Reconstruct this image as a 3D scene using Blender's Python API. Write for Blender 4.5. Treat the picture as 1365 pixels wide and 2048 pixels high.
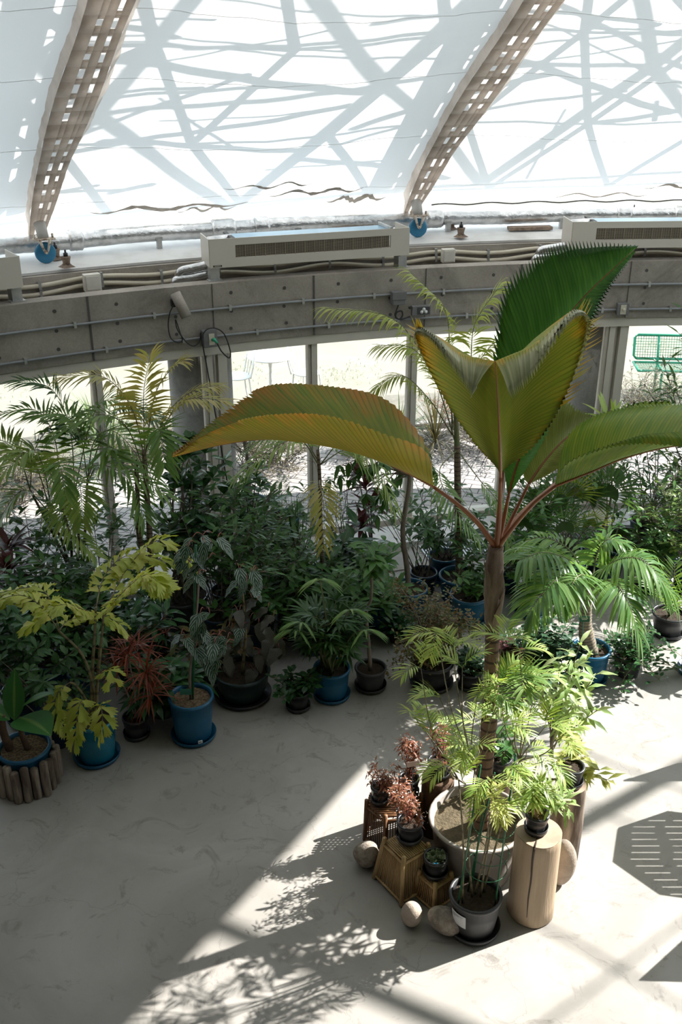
import bpy, math, random
from mathutils import Vector as V, Matrix
for o in list(bpy.data.objects): bpy.data.objects.remove(o)
S = bpy.context.scene
COL = S.collection
PI = math.pi
R = math.radians
# ---------------------------------------------------------------- camera, sky, sun
CAM_H = 5.0; TILT = R(25.4); FPX = 1991.0
cam_d = bpy.data.cameras.new('camera'); cam = bpy.data.objects.new('camera', cam_d); COL.objects.link(cam)
cam.location = (0, 0, CAM_H); cam.rotation_euler = (PI/2 - TILT, 0, 0)
cam_d.sensor_fit = 'VERTICAL'; cam_d.sensor_height = 36.0; cam_d.lens = 36.0*FPX/2048; cam_d.clip_end = 300
S.camera = cam
S.view_settings.view_transform = 'Standard'; S.view_settings.look = 'None'
S.view_settings.exposure = 0.0; S.view_settings.gamma = 1.0; S.view_settings.use_curve_mapping = False
SUN_AZ = math.atan2(.40, .92); SUN_EL = R(38.5)
SUN_POWER = 14.5
SKY_COLOR = (.76, .90, 1.0); SKY_POWER = 2.6
sl = bpy.data.lights.new('sun', 'SUN'); sl.energy = SUN_POWER; sl.angle = R(.53); sl.color = (1, .97, .93)
so = bpy.data.objects.new('sun', sl); COL.objects.link(so)
sd = V((math.cos(SUN_EL)*math.cos(SUN_AZ), math.cos(SUN_EL)*math.sin(SUN_AZ), math.sin(SUN_EL)))
so.rotation_euler = (-sd).to_track_quat('-Z', 'Y').to_euler(); so.location = sd*40
w = bpy.data.worlds.new('world'); S.world = w; w.use_nodes = True
w.node_tree.nodes['Background'].inputs[0].default_value = SKY_COLOR + (1,)
w.node_tree.nodes['Background'].inputs[1].default_value = SKY_POWER
try:
    S.cycles.max_bounces = 8; S.cycles.diffuse_bounces = 4; S.cycles.glossy_bounces = 3
    S.cycles.transmission_bounces = 5; S.cycles.transparent_max_bounces = 16
    S.cycles.use_denoising = True
    S.cycles.sample_clamp_indirect = 8
except Exception: pass
# ---------------------------------------------------------------- helpers
def ray(px, py):
    u = (px-682.5)/FPX; v = -(py-1024)/FPX
    return V((u, math.cos(TILT)+v*math.sin(TILT), -math.sin(TILT)+v*math.cos(TILT)))
def gz(px, py, z=0.0):
    "point of the place seen at a pixel, on the level z"
    d = ray(px, py); t = (z-CAM_H)/d.z; return V((d.x*t, d.y*t, z))
def ay(px, py, Y):
    "point seen at a pixel, at distance Y from the viewpoint's wall"
    d = ray(px, py); t = Y/d.y; return V((d.x*t, Y, CAM_H+d.z*t))
CX, CY = 4.2, -3.2; RB = 13.8
def rp(a, r, z=0.0):
    return V((CX+r*math.cos(R(a)), CY+r*math.sin(R(a)), z))
def ang_at(px, r=RB):
    "ring angle seen in picture column px at eye-level distance r"
    u = (px-682.5)/FPX
    best = None
    for k in range(800, 1400):
        p = rp(k/10, r, 2.6); dep = p.y*math.cos(TILT)+(CAM_H-p.z)*math.sin(TILT)
        e = abs(p.x/dep-u)
        if best is None or e < best[0]: best = (e, k/10)
    return best[1]
class MB:
    def __init__(s): s.v = []; s.f = []; s.uv = []; s.mi = []
    def pt(s, p, uv=(0, 0)): s.v.append(tuple(p)); s.uv.append(uv); return len(s.v)-1
    def face(s, idx, mi=0): s.f.append(tuple(idx)); s.mi.append(mi)
    def box(s, c, sz, rot=None, mi=0):
        c = V(c); hx, hy, hz = sz[0]/2, sz[1]/2, sz[2]/2; b = len(s.v)
        for x in (-hx, hx):
            for y in (-hy, hy):
                for z in (-hz, hz):
                    p = V((x, y, z))
                    if rot is not None: p = rot @ p
                    s.pt(c+p, ((x+hx), (z+hz)))
        for q in ((0, 1, 3, 2), (4, 6, 7, 5), (0, 4, 5, 1), (2, 3, 7, 6), (0, 2, 6, 4), (1, 5, 7, 3)): s.face([b+i for i in q], mi)
    def grid(s, rows, closed=False, mi=0):
        "rows: list of rows of (point, uv)"
        ids = [[s.pt(p, uv) for p, uv in r] for r in rows]
        for a, b in zip(ids[:-1], ids[1:]):
            n = len(a)
            for i in range(n if closed else n-1):
                j = (i+1) % n; s.face((a[i], a[j], b[j], b[i]), mi)
        return ids
    def tube(s, pts, rad, seg=8, mi=0, cap=True):
        pts = [V(p) for p in pts]; n = len(pts)
        if not isinstance(rad, (list, tuple)): rad = [rad]*n
        rows = []; up = None; L = 0
        for i, p in enumerate(pts):
            t = (pts[min(i+1, n-1)]-pts[max(i-1, 0)])
            t = t.normalized() if t.length > 1e-9 else V((0, 0, 1))
            if up is None:
                up = V((0, 0, 1)) if abs(t.z) < .9 else V((1, 0, 0))
            a = t.cross(up)
            if a.length < 1e-6: a = t.cross(V((0, 1, 0)))
            a.normalize(); b = a.cross(t).normalized(); up = b
            if i: L += (p-pts[i-1]).length
            rows.append([(p+(a*math.cos(2*PI*k/seg)+b*math.sin(2*PI*k/seg))*rad[i], (k/seg, L)) for k in range(seg)])
        ids = s.grid(rows, True, mi)
        if cap: s.face(ids[0][::-1], mi); s.face(ids[-1], mi)
    def lathe(s, prof, c=(0, 0, 0), seg=28, mi=0, capb=True, capt=False):
        c = V(c); rows = []
        for r, z in prof:
            rows.append([(c+V((r*math.cos(2*PI*k/seg), r*math.sin(2*PI*k/seg), z)), (k/seg, z)) for k in range(seg)])
        ids = s.grid(rows[::-1], True, mi)
        if capb: s.face(ids[-1], mi)
        if capt: s.face(ids[0][::-1], mi)
    def build(s, name, mats, parent=None, smooth=True, org=None):
        me = bpy.data.meshes.new(name)
        o3 = V(org) if org is not None else (V(parent['_o']) if parent is not None and '_o' in parent else V((0, 0, 0)))
        if o3.length > 0: s.v = [(x-o3.x, y-o3.y, z-o3.z) for x, y, z in s.v]
        me.from_pydata(s.v, [], s.f)
        if not isinstance(mats, (list, tuple)): mats = [mats]
        for m in mats: me.materials.append(m)
        uvl = me.uv_layers.new(name='UVMap')
        li = [0]*len(me.loops); me.loops.foreach_get('vertex_index', li)
        fl = []
        for i in li: fl.extend(s.uv[i])
        uvl.data.foreach_set('uv', fl)
        if len(mats) > 1: me.polygons.foreach_set('material_index', s.mi)
        me.polygons.foreach_set('use_smooth', [smooth]*len(me.polygons))
        me.update()
        o = bpy.data.objects.new(name, me); COL.objects.link(o)
        if org is not None: o.location = o3; o['_o'] = tuple(o3)
        if parent is not None:
            o.parent = parent; o['_o'] = tuple(V(parent['_o'])) if '_o' in parent else (0, 0, 0)
        return o
def tag(o, label=None, cat=None, group=None, kind=None):
    if label: o['label'] = label
    if cat: o['category'] = cat
    if group: o['group'] = group
    if kind: o['kind'] = kind
    return o
def thing(name, loc, label, cat, group=None):
    o = bpy.data.objects.new(name, None); COL.objects.link(o); o.location = loc; o['_o'] = tuple(loc); o.empty_display_size = .1
    return tag(o, label, cat, group)
def bevel(o, wd=.004, seg=2):
    m = o.modifiers.new('bevel', 'BEVEL'); m.width = wd; m.segments = seg; m.limit_method = 'ANGLE'; m.angle_limit = R(40); return o
def cat_rom(P, n):
    P = [V(p) for p in P]; Q = [P[0]*2-P[1]]+P+[P[-1]*2-P[-2]]; out = []
    m = len(P)-1
    for i in range(n+1):
        t = i/n*m; k = min(int(t), m-1); f = t-k; a, b, c, d = Q[k:k+4]
        out.append(.5*((2*b)+(c-a)*f+(2*a-5*b+4*c-d)*f*f+(3*b-a-3*c+d)*f**3))
    return out
# ---------------------------------------------------------------- materials
def newmat(name):
    m = bpy.data.materials.new(name); m.use_nodes = True; nt = m.node_tree
    return m, nt, nt.nodes['Principled BSDF'], nt.nodes['Material Output']
def N(nt, t, **kw):
    n = nt.nodes.new(t)
    for k, v in kw.items(): setattr(n, k, v)
    return n
def mixc(nt, f, a, b, mode='MIX'):
    n = N(nt, 'ShaderNodeMix', data_type='RGBA', blend_type=mode)
    for s, x in ((0, f), (6, a), (7, b)):
        if hasattr(x, 'is_output') or isinstance(x, bpy.types.NodeSocket): nt.links.new(x, n.inputs[s])
        else: n.inputs[s].default_value = x if s == 0 else (tuple(x)+(1,) if len(x) == 3 else x)
    return n.outputs[2]
def ramp(nt, src, p0, p1, c0=(0, 0, 0), c1=(1, 1, 1)):
    n = N(nt, 'ShaderNodeValToRGB'); e = n.color_ramp.elements
    e[0].position = p0; e[1].position = p1; e[0].color = tuple(c0)+(1,); e[1].color = tuple(c1)+(1,)
    nt.links.new(src, n.inputs[0]); return n.outputs[0]
def noise(nt, scale, det=4, rough=.55, co='Object', stretch=None, dist=0):
    tc = N(nt, 'ShaderNodeTexCoord'); n = N(nt, 'ShaderNodeTexNoise'); n.inputs['Scale'].default_value = scale
    n.inputs['Detail'].default_value = det; n.inputs['Roughness'].default_value = rough; n.inputs['Distortion'].default_value = dist
    src = tc.outputs[co]
    if stretch:
        mp = N(nt, 'ShaderNodeMapping'); mp.inputs['Scale'].default_value = stretch; nt.links.new(src, mp.inputs[0]); src = mp.outputs[0]
    nt.links.new(src, n.inputs['Vector']); return n.outputs['Fac']
def bump(nt, b, src, st=.3, dist=.01):
    n = N(nt, 'ShaderNodeBump'); n.inputs['Strength'].default_value = st; n.inputs['Distance'].default_value = dist
    nt.links.new(src, n.inputs['Height']); nt.links.new(n.outputs[0], b.inputs['Normal'])
def basic(name, c1, c2=None, rough=.6, metal=0, scale=8, lo=.35, hi=.65, bs=0, bscale=None, stretch=None, spec=None, bd=.01):
    m, nt, b, out = newmat(name)
    b.inputs['Roughness'].default_value = rough; b.inputs['Metallic'].default_value = metal
    if spec is not None: b.inputs['Specular IOR Level'].default_value = spec
    if c2 is None: c2 = tuple(x*.86 for x in c1)
    f = noise(nt, scale, 5, .6, stretch=stretch)
    nt.links.new(mixc(nt, ramp(nt, f, lo, hi), c1, c2), b.inputs['Base Color'])
    if bs: bump(nt, b, noise(nt, bscale or scale*4, 4, .6, stretch=stretch), bs, bd)
    return m
def leafmat(name, c1, c2, edge=None, vein=None, transl=.35, rough=.42, e0=.55, spotty=0, stripes=None, base=None):
    "per-leaf colour between c1 and c2; edge: colour towards the margin; vein: midrib/stripe colour"
    m, nt, b, out = newmat(name)
    b.inputs['Roughness'].default_value = rough
    g = N(nt, 'ShaderNodeNewGeometry'); col = mixc(nt, g.outputs['Random Per Island'], c1, c2)
    uv = N(nt, 'ShaderNodeUVMap'); sx = N(nt, 'ShaderNodeSeparateXYZ'); nt.links.new(uv.outputs[0], sx.inputs[0])
    a = N(nt, 'ShaderNodeMath', operation='SUBTRACT'); nt.links.new(sx.outputs[0], a.inputs[0]); a.inputs[1].default_value = .5
    ab = N(nt, 'ShaderNodeMath', operation='ABSOLUTE'); nt.links.new(a.outputs[0], ab.inputs[0])
    if stripes:
        # silver feathering between the veins
        w1 = N(nt, 'ShaderNodeMath', operation='SUBTRACT'); nt.links.new(sx.outputs[1], w1.inputs[0]); nt.links.new(ab.outputs[0], w1.inputs[1])
        w2 = N(nt, 'ShaderNodeMath', operation='MULTIPLY'); nt.links.new(w1.outputs[0], w2.inputs[0]); w2.inputs[1].default_value = stripes[1]
        w3 = N(nt, 'ShaderNodeMath', operation='SINE'); nt.links.new(w2.outputs[0], w3.inputs[0])
        col = mixc(nt, ramp(nt, w3.outputs[0], .45, .95), col, stripes[0])
    if vein: col = mixc(nt, ramp(nt, ab.outputs[0], .02, .09, (1, 1, 1), (0, 0, 0)), col, vein)
    if edge:
        nz = noise(nt, 9, 3)
        ad = N(nt, 'ShaderNodeMath', operation='MAXIMUM'); ab2 = N(nt, 'ShaderNodeMath', operation='MULTIPLY')
        nt.links.new(ab.outputs[0], ab2.inputs[0]); ab2.inputs[1].default_value = 1.7
        nt.links.new(ab2.outputs[0], ad.inputs[0]); nt.links.new(sx.outputs[1], ad.inputs[1])
        mu = N(nt, 'ShaderNodeMath', operation='MULTIPLY_ADD'); nt.links.new(nz, mu.inputs[0]); mu.inputs[1].default_value = .6; nt.links.new(ad.outputs[0], mu.inputs[2])
        col = mixc(nt, ramp(nt, mu.outputs[0], e0+.3, min(e0+.75, 1.0)), col, edge)
    if spotty: col = mixc(nt, ramp(nt, noise(nt, 22, 3), .55, .75), col, tuple(x*spotty for x in c2))
    nt.links.new(col, b.inputs['Base Color'])
    tr = N(nt, 'ShaderNodeBsdfTranslucent'); nt.links.new(mixc(nt, 1.0, col, (1.25, 1.2, .6), 'MULTIPLY'), tr.inputs['Color'])
    mx = N(nt, 'ShaderNodeMixShader'); mx.inputs[0].default_value = transl
    nt.links.new(b.outputs[0], mx.inputs[1]); nt.links.new(tr.outputs[0], mx.inputs[2]); nt.links.new(mx.outputs[0], out.inputs[0])
    return m
def heromat(name, c1, c2, edge, e0, transl=.3, pale=False, npl=68):
    m, nt, b, out = newmat(name); b.inputs['Roughness'].default_value = .4
    uv = N(nt, 'ShaderNodeUVMap'); sx = N(nt, 'ShaderNodeSeparateXYZ'); nt.links.new(uv.outputs[0], sx.inputs[0])
    # streaks that run along each pleat
    cb = N(nt, 'ShaderNodeCombineXYZ')
    for i, k in ((0, 1.6), (1, 60.)):
        mm = N(nt, 'ShaderNodeMath', operation='MULTIPLY'); nt.links.new(sx.outputs[i], mm.inputs[0]); mm.inputs[1].default_value = k; nt.links.new(mm.outputs[0], cb.inputs[i])
    vm = N(nt, 'ShaderNodeMath', operation='MULTIPLY'); nt.links.new(sx.outputs[1], vm.inputs[0]); vm.inputs[1].default_value = 2*PI*npl
    vs = N(nt, 'ShaderNodeMath', operation='COSINE'); nt.links.new(vm.outputs[0], vs.inputs[0])
    nz = N(nt, 'ShaderNodeTexNoise'); nz.inputs['Scale'].default_value = 1.0; nz.inputs['Detail'].default_value = 3; nt.links.new(cb.outputs[0], nz.inputs['Vector'])
    big = noise(nt, 3.2, 4, .6)
    col = mixc(nt, ramp(nt, nz.outputs['Fac'], .3, .7), c1, c2)
    a = N(nt, 'ShaderNodeMath', operation='MAXIMUM'); nt.links.new(sx.outputs[0], a.inputs[0]); nt.links.new(sx.outputs[1], a.inputs[1])
    s1 = N(nt, 'ShaderNodeMath', operation='MULTIPLY_ADD'); nt.links.new(nz.outputs['Fac'], s1.inputs[0]); s1.inputs[1].default_value = .5; nt.links.new(a.outputs[0], s1.inputs[2])
    s2 = N(nt, 'ShaderNodeMath', operation='MULTIPLY_ADD'); nt.links.new(big, s2.inputs[0]); s2.inputs[1].default_value = .9; nt.links.new(s1.outputs[0], s2.inputs[2])
    s3 = N(nt, 'ShaderNodeMath', operation='MULTIPLY'); nt.links.new(s2.outputs[0], s3.inputs[0]); s3.inputs[1].default_value = .5
    col = mixc(nt, ramp(nt, s3.outputs[0], e0, e0+.16), col, edge)
    col = mixc(nt, ramp(nt, s3.outputs[0], e0+.22, e0+.34), col, (.20, .075, .03))
    col = mixc(nt, ramp(nt, vs.outputs[0], .35, .95, (0, 0, 0), (.36, .36, .36)), col, tuple(x*.30 for x in c1))  # darker pleat valleys: fold shade painted in along with the vein colour
    if pale: col = mixc(nt, ramp(nt, sx.outputs[0], .93, .955), col, mixc(nt, ramp(nt, nz.outputs['Fac'], .4, .7), (.66, .67, .48), (.30, .38, .20)))
    nt.links.new(col, b.inputs['Base Color'])
    tr = N(nt, 'ShaderNodeBsdfTranslucent'); nt.links.new(mixc(nt, 1.0, col, (1.2, 1.15, .5), 'MULTIPLY'), tr.inputs['Color'])
    mx = N(nt, 'ShaderNodeMixShader'); mx.inputs[0].default_value = transl
    nt.links.new(b.outputs[0], mx.inputs[1]); nt.links.new(tr.outputs[0], mx.inputs[2]); nt.links.new(mx.outputs[0], out.inputs[0])
    return m
def clothmat(name, c, transl, dirt=None, dscale=1.5, lo=.6, hi=.8, rough=.8):
    m, nt, b, out = newmat(name); b.inputs['Roughness'].default_value = rough
    col = mixc(nt, ramp(nt, noise(nt, dscale, 6, .65), lo, hi), c, dirt or tuple(x*.93 for x in c))
    nt.links.new(col, b.inputs['Base Color'])
    tr = N(nt, 'ShaderNodeBsdfTranslucent'); nt.links.new(col, tr.inputs['Color'])
    mx = N(nt, 'ShaderNodeMixShader'); mx.inputs[0].default_value = transl
    nt.links.new(b.outputs[0], mx.inputs[1]); nt.links.new(tr.outputs[0], mx.inputs[2]); nt.links.new(mx.outputs[0], out.inputs[0])
    return m
def glassmat():
    m, nt, b, out = newmat('window_glass'); nt.nodes.remove(b)
    t = N(nt, 'ShaderNodeBsdfTransparent'); t.inputs[0].default_value = (.95, .97, .96, 1)
    g = N(nt, 'ShaderNodeBsdfGlossy'); g.inputs['Roughness'].default_value = .02
    f = N(nt, 'ShaderNodeFresnel'); f.inputs[0].default_value = 1.45
    mx = N(nt, 'ShaderNodeMixShader'); nt.links.new(f.outputs[0], mx.inputs[0]); nt.links.new(t.outputs[0], mx.inputs[1]); nt.links.new(g.outputs[0], mx.inputs[2])
    nt.links.new(mx.outputs[0], out.inputs[0]); return m
def concretemat(name, c1, c2, stain, scale=1.2, bs=.25):
    m, nt, b, out = newmat(name); b.inputs['Roughness'].default_value = .75
    col = mixc(nt, ramp(nt, noise(nt, scale, 8, .62, dist=.4), .35, .68), c1, c2)
    col = mixc(nt, ramp(nt, noise(nt, scale*.45, 6, .7, dist=1.2), .52, .72), col, stain)
    fine = noise(nt, scale*28, 5, .7)
    col = mixc(nt, .35, col, ramp(nt, fine, .2, .8, (.25, .25, .25), (.75, .75, .75)), 'OVERLAY')
    nt.links.new(col, b.inputs['Base Color']); bump(nt, b, fine, bs, .004)
    return m
def floormat():
    m, nt, b, out = newmat('floor_concrete')
    col = mixc(nt, ramp(nt, noise(nt, .9, 8, .6, dist=.8), .33, .7), (.385, .365, .332), (.262, .246, .220))
    col = mixc(nt, ramp(nt, noise(nt, 3.3, 7, .7, dist=2.0), .56, .74), col, (.175, .157, .135))
    col = mixc(nt, ramp(nt, noise(nt, 11, 6, .75, dist=2.0), .62, .85), col, (.33, .305, .27))
    vo = N(nt, 'ShaderNodeTexVoronoi', feature='DISTANCE_TO_EDGE'); vo.inputs['Scale'].default_value = .75
    tc = N(nt, 'ShaderNodeTexCoord'); wn = N(nt, 'ShaderNodeTexNoise'); wn.inputs['Scale'].default_value = 3.5; wn.inputs['Detail'].default_value = 6
    nt.links.new(tc.outputs['Object'], wn.inputs['Vector'])
    va = N(nt, 'ShaderNodeVectorMath', operation='MULTIPLY_ADD'); nt.links.new(wn.outputs['Color'], va.inputs[0]); va.inputs[1].default_value = (.5, .5, .5); nt.links.new(tc.outputs['Object'], va.inputs[2])
    nt.links.new(va.outputs[0], vo.inputs['Vector'])
    col = mixc(nt, ramp(nt, vo.outputs['Distance'], .0005, .003, (.35, .35, .35), (0, 0, 0)), col, (.13, .12, .11))
    nt.links.new(col, b.inputs['Base Color'])
    rr = ramp(nt, noise(nt, 2.5, 5, .6), .3, .7, (.42, .42, .42), (.68, .68, .68)); nt.links.new(rr, b.inputs['Roughness'])
    bump(nt, b, noise(nt, 60, 4, .6), .12, .004); return m
def pavemat():
    m, nt, b, out = newmat('paving_brick'); b.inputs['Roughness'].default_value = .85
    tc = N(nt, 'ShaderNodeTexCoord'); mp = N(nt, 'ShaderNodeMapping'); mp.inputs['Rotation'].default_value = (0, 0, R(18)); nt.links.new(tc.outputs['Object'], mp.inputs[0])
    br = N(nt, 'ShaderNodeTexBrick'); nt.links.new(mp.outputs[0], br.inputs['Vector'])
    br.inputs['Scale'].default_value = 1.0; br.inputs['Brick Width'].default_value = .23; br.inputs['Row Height'].default_value = .13
    br.inputs['Mortar Size'].default_value = .007; br.inputs['Color1'].default_value = (.38, .34, .32, 1); br.inputs['Color2'].default_value = (.32, .29, .275, 1); br.inputs['Mortar'].default_value = (.05, .045, .045, 1)
    nt.links.new(br.outputs['Color'], b.inputs['Base Color']); return m
def barkmat(name, c1, c2, rings=0, rough=.85):
    m, nt, b, out = newmat(name); b.inputs['Roughness'].default_value = rough
    col = mixc(nt, ramp(nt, noise(nt, 26, 5, .7, stretch=(1, 1, .15)), .3, .7), c1, c2)
    if rings:
        uv = N(nt, 'ShaderNodeUVMap'); sx = N(nt, 'ShaderNodeSeparateXYZ'); nt.links.new(uv.outputs[0], sx.inputs[0])
        k = N(nt, 'ShaderNodeMath', operation='MULTIPLY'); nt.links.new(sx.outputs[1], k.inputs[0]); k.inputs[1].default_value = rings*2*PI
        sn = N(nt, 'ShaderNodeMath', operation='SINE'); nt.links.new(k.outputs[0], sn.inputs[0])
        col = mixc(nt, ramp(nt, sn.outputs[0], .55, .95), col, tuple(min(1, x*.42) for x in c2))
    nt.links.new(col, b.inputs['Base Color']); bump(nt, b, noise(nt, 40, 5, .7, stretch=(1, 1, .2)), .5, .01); return m
M = dict(
 membrane=clothmat('membrane_fabric', (.86, .855, .84), .36, (.80, .80, .79), .5),
 wrap=clothmat('dirty_plastic_wrap', (.84, .77, .71), .6, (.60, .53, .47), 3.0, .4, .75, .35),
 blocker=basic('roof_light_blocker', (.30, .28, .25)), dwall=concretemat('fill_cut_wall', (.13, .12, .11), (.10, .095, .085), (.07, .065, .06), 2), skirt=clothmat('pale_plastic_sheet', (.74, .73, .71), .55, (.62, .60, .57), 2.0, .4, .8, .4),  # opaque roof and dark wall colours serve unseen helpers that cut indoor fill
 steel=basic('galvanised_steel', (.52, .52, .50), (.36, .36, .35), .45, .7, 6),
 truss=basic('truss_steel', (.30, .31, .32), None, .6, 0, 5),
 foil=basic('silver_foil', (.78, .78, .78), (.55, .55, .55), .30, 1.0, 9, bs=.55, bscale=16, bd=.02),
 ledge=basic('ledge_white', (.62, .61, .59), (.42, .40, .37), .5, 0, 2.2, .45, .75, stretch=(1, 1, 1)),
 beam=concretemat('beam_concrete', (.36, .325, .275), (.24, .215, .185), (.14, .125, .105), 1.8),
 upst=concretemat('upstand_concrete', (.42, .38, .33), (.29, .26, .22), (.2, .18, .15), 2.2),
 column=concretemat('column_concrete', (.36, .35, .335), (.27, .26, .25), (.19, .185, .18), 2.0),
 floor=floormat(), paving=pavemat(), glass=glassmat(),
 joint=basic('joint_dark', (.09, .085, .08)), hole=basic('tie_hole_dark', (.075, .07, .065)),
 frame=basic('window_frame_paint', (.62, .58, .50), (.56, .52, .45), .5, 0, 2),
 heater=basic('heater_enamel', (.58, .54, .47), (.54, .50, .44), .4, 0, 1.5),
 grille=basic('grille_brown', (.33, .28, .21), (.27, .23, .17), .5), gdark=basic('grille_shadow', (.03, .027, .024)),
 heatcoil=basic('coil_blue_metal', (.32, .52, .66), (.22, .40, .54), .3, .3, 2),
 ivory=basic('ivory_conduit', (.66, .60, .48), (.55, .49, .38), .5, 0, 3), jbox=basic('ivory_box', (.72, .68, .60), None, .5),
 conduit=basic('grey_conduit', (.27, .28, .29), (.22, .23, .24), .5), gbox=basic('grey_box', (.17, .17, .17), None, .6),
 black=basic('black_rubber', (.02, .02, .02), None, .5), green_plug=basic('green_plug', (.03, .35, .2), None, .4),
 wheel=basic('wheel_blue', (.03, .22, .38), (.02, .15, .28), .4), cream=basic('cream_plate', (.62, .58, .46), None, .5),
 rust=basic('rusted_steel', (.30, .22, .16), (.14, .10, .075), .8, .1, 20), whitep=basic('white_lacquer', (.82, .82, .80), None, .35),
 greenp=basic('green_bench_paint', (.02, .30, .17), None, .4),
 lawn=basic('dry_winter_lawn', (.255, .225, .185), (.215, .195, .145), .95, 0, .7, .35, .7), tuft=leafmat('dry_grass', (.34, .33, .14), (.42, .36, .2), transl=.2),
 gravel=concretemat('gravel', (.19, .17, .135), (.12, .105, .08), (.08, .07, .05), 5, .6),
 grate=basic('grate_steel', (.42, .43, .44), None, .4, .6), pit=basic('drain_dark', (.015, .015, .015)),
 blue=basic('blue_plastic', (.008, .105, .205), (.006, .085, .17), .38, 0, 3), teal=basic('teal_glaze', (.008, .16, .235), (.006, .12, .19), .25, 0, 4),
 navy=basic('navy_plastic', (.008, .035, .075), None, .4), blackp=basic('black_plastic', (.022, .023, .025), (.03, .031, .033), .35, 0, 5),
 charc=basic('charcoal_plastic', (.055, .056, .058), (.04, .041, .043), .45, 0, 5), dgreen=basic('dark_green_plastic', (.012, .03, .03), None, .4),
 greyp=basic('grey_stone_resin', (.40, .36, .32), (.32, .285, .25), .6, 0, 6, bs=.15, bscale=60),
 soil=basic('dark_soil', (.055, .036, .022), (.03, .02, .013), 1.0, 0, 40, bs=1, bscale=60, bd=.02), mulch=basic('bark_mulch', (.24, .17, .10), (.09, .06, .035), 1.0, 0, 55, .4, .6, bs=1, bscale=70, bd=.02),
 sand=basic('mossy_soil', (.13, .10, .058), (.075, .06, .032), 1.0, 0, 14, bs=1, bscale=50, bd=.02),
 bark=barkmat('grey_bark', (.25, .21, .17), (.13, .105, .08)), ring=barkmat('ringed_trunk', (.21, .16, .11), (.12, .085, .055), 22),
 cane=barkmat('green_cane', (.16, .15, .07), (.22, .17, .09), 9, .5), palmbark=barkmat('palm_fibre_bark', (.25, .15, .095), (.11, .065, .045), 14),
 bottle=barkmat('bottle_trunk', (.34, .29, .22), (.22, .18, .13), 34), petiole=basic('orange_petiole', (.34, .115, .03), (.20, .06, .025), .4, 0, 9, stretch=(1, 1, .2)),
 stem=basic('green_stem', (.10, .14, .045), (.15, .13, .06), .6), redstem=basic('red_stem', (.20, .05, .03), None, .6), sheath=barkmat('crown_fibre', (.30, .22, .17), (.13, .085, .06)),
 log=basic('weathered_pole', (.40, .33, .25), (.10, .07, .05), .85, 0, 5, .38, .62, bs=.5, bscale=14, stretch=(2.5, 2.5, .35)),
 wood=basic('peeled_log', (.50, .38, .26), (.38, .28, .18), .65, 0, 4, stretch=(3, 3, .3), bs=.3, bscale=14), endgrain=basic('log_end', (.46, .35, .25), (.33, .24, .17), .7, 0, 9), crack=basic('crack_dark', (.05, .03, .02)),
 stump=basic('bark_stump', (.14, .085, .05), (.07, .04, .025), .95, 0, 9, bs=.8, bscale=20),
 bamboo=basic('bamboo', (.56, .38, .18), (.38, .24, .10), .45, 0, 7, stretch=(3, 3, .5)), bamboo2=basic('bamboo_slat_red', (.24, .12, .055), (.15, .07, .03), .45, 0, 8),
 rock1=basic('speckled_rock', (.37, .32, .26), (.22, .185, .15), .9, 0, 26, .4, .62, bs=.8, bscale=45), rock2=basic('tan_rock', (.45, .37, .30), (.30, .25, .20), .9, 0, 9, bs=.7, bscale=30),
 stake=basic('green_stake', (.012, .13, .05), (.01, .09, .035), .35), lab=basic('paper_label', (.75, .77, .78), None, .6), lab2=basic('green_label', (.02, .14, .09), None, .5), ink=basic('label_ink', (.12, .12, .13), None, .7),
 tagblue=basic('blue_tag', (.05, .35, .65), None, .4), plate=basic('brown_plaque', (.12, .08, .06), None, .5),
 whiteflower=basic('white_flower', (.7, .66, .62), None, .6),
)
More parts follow.
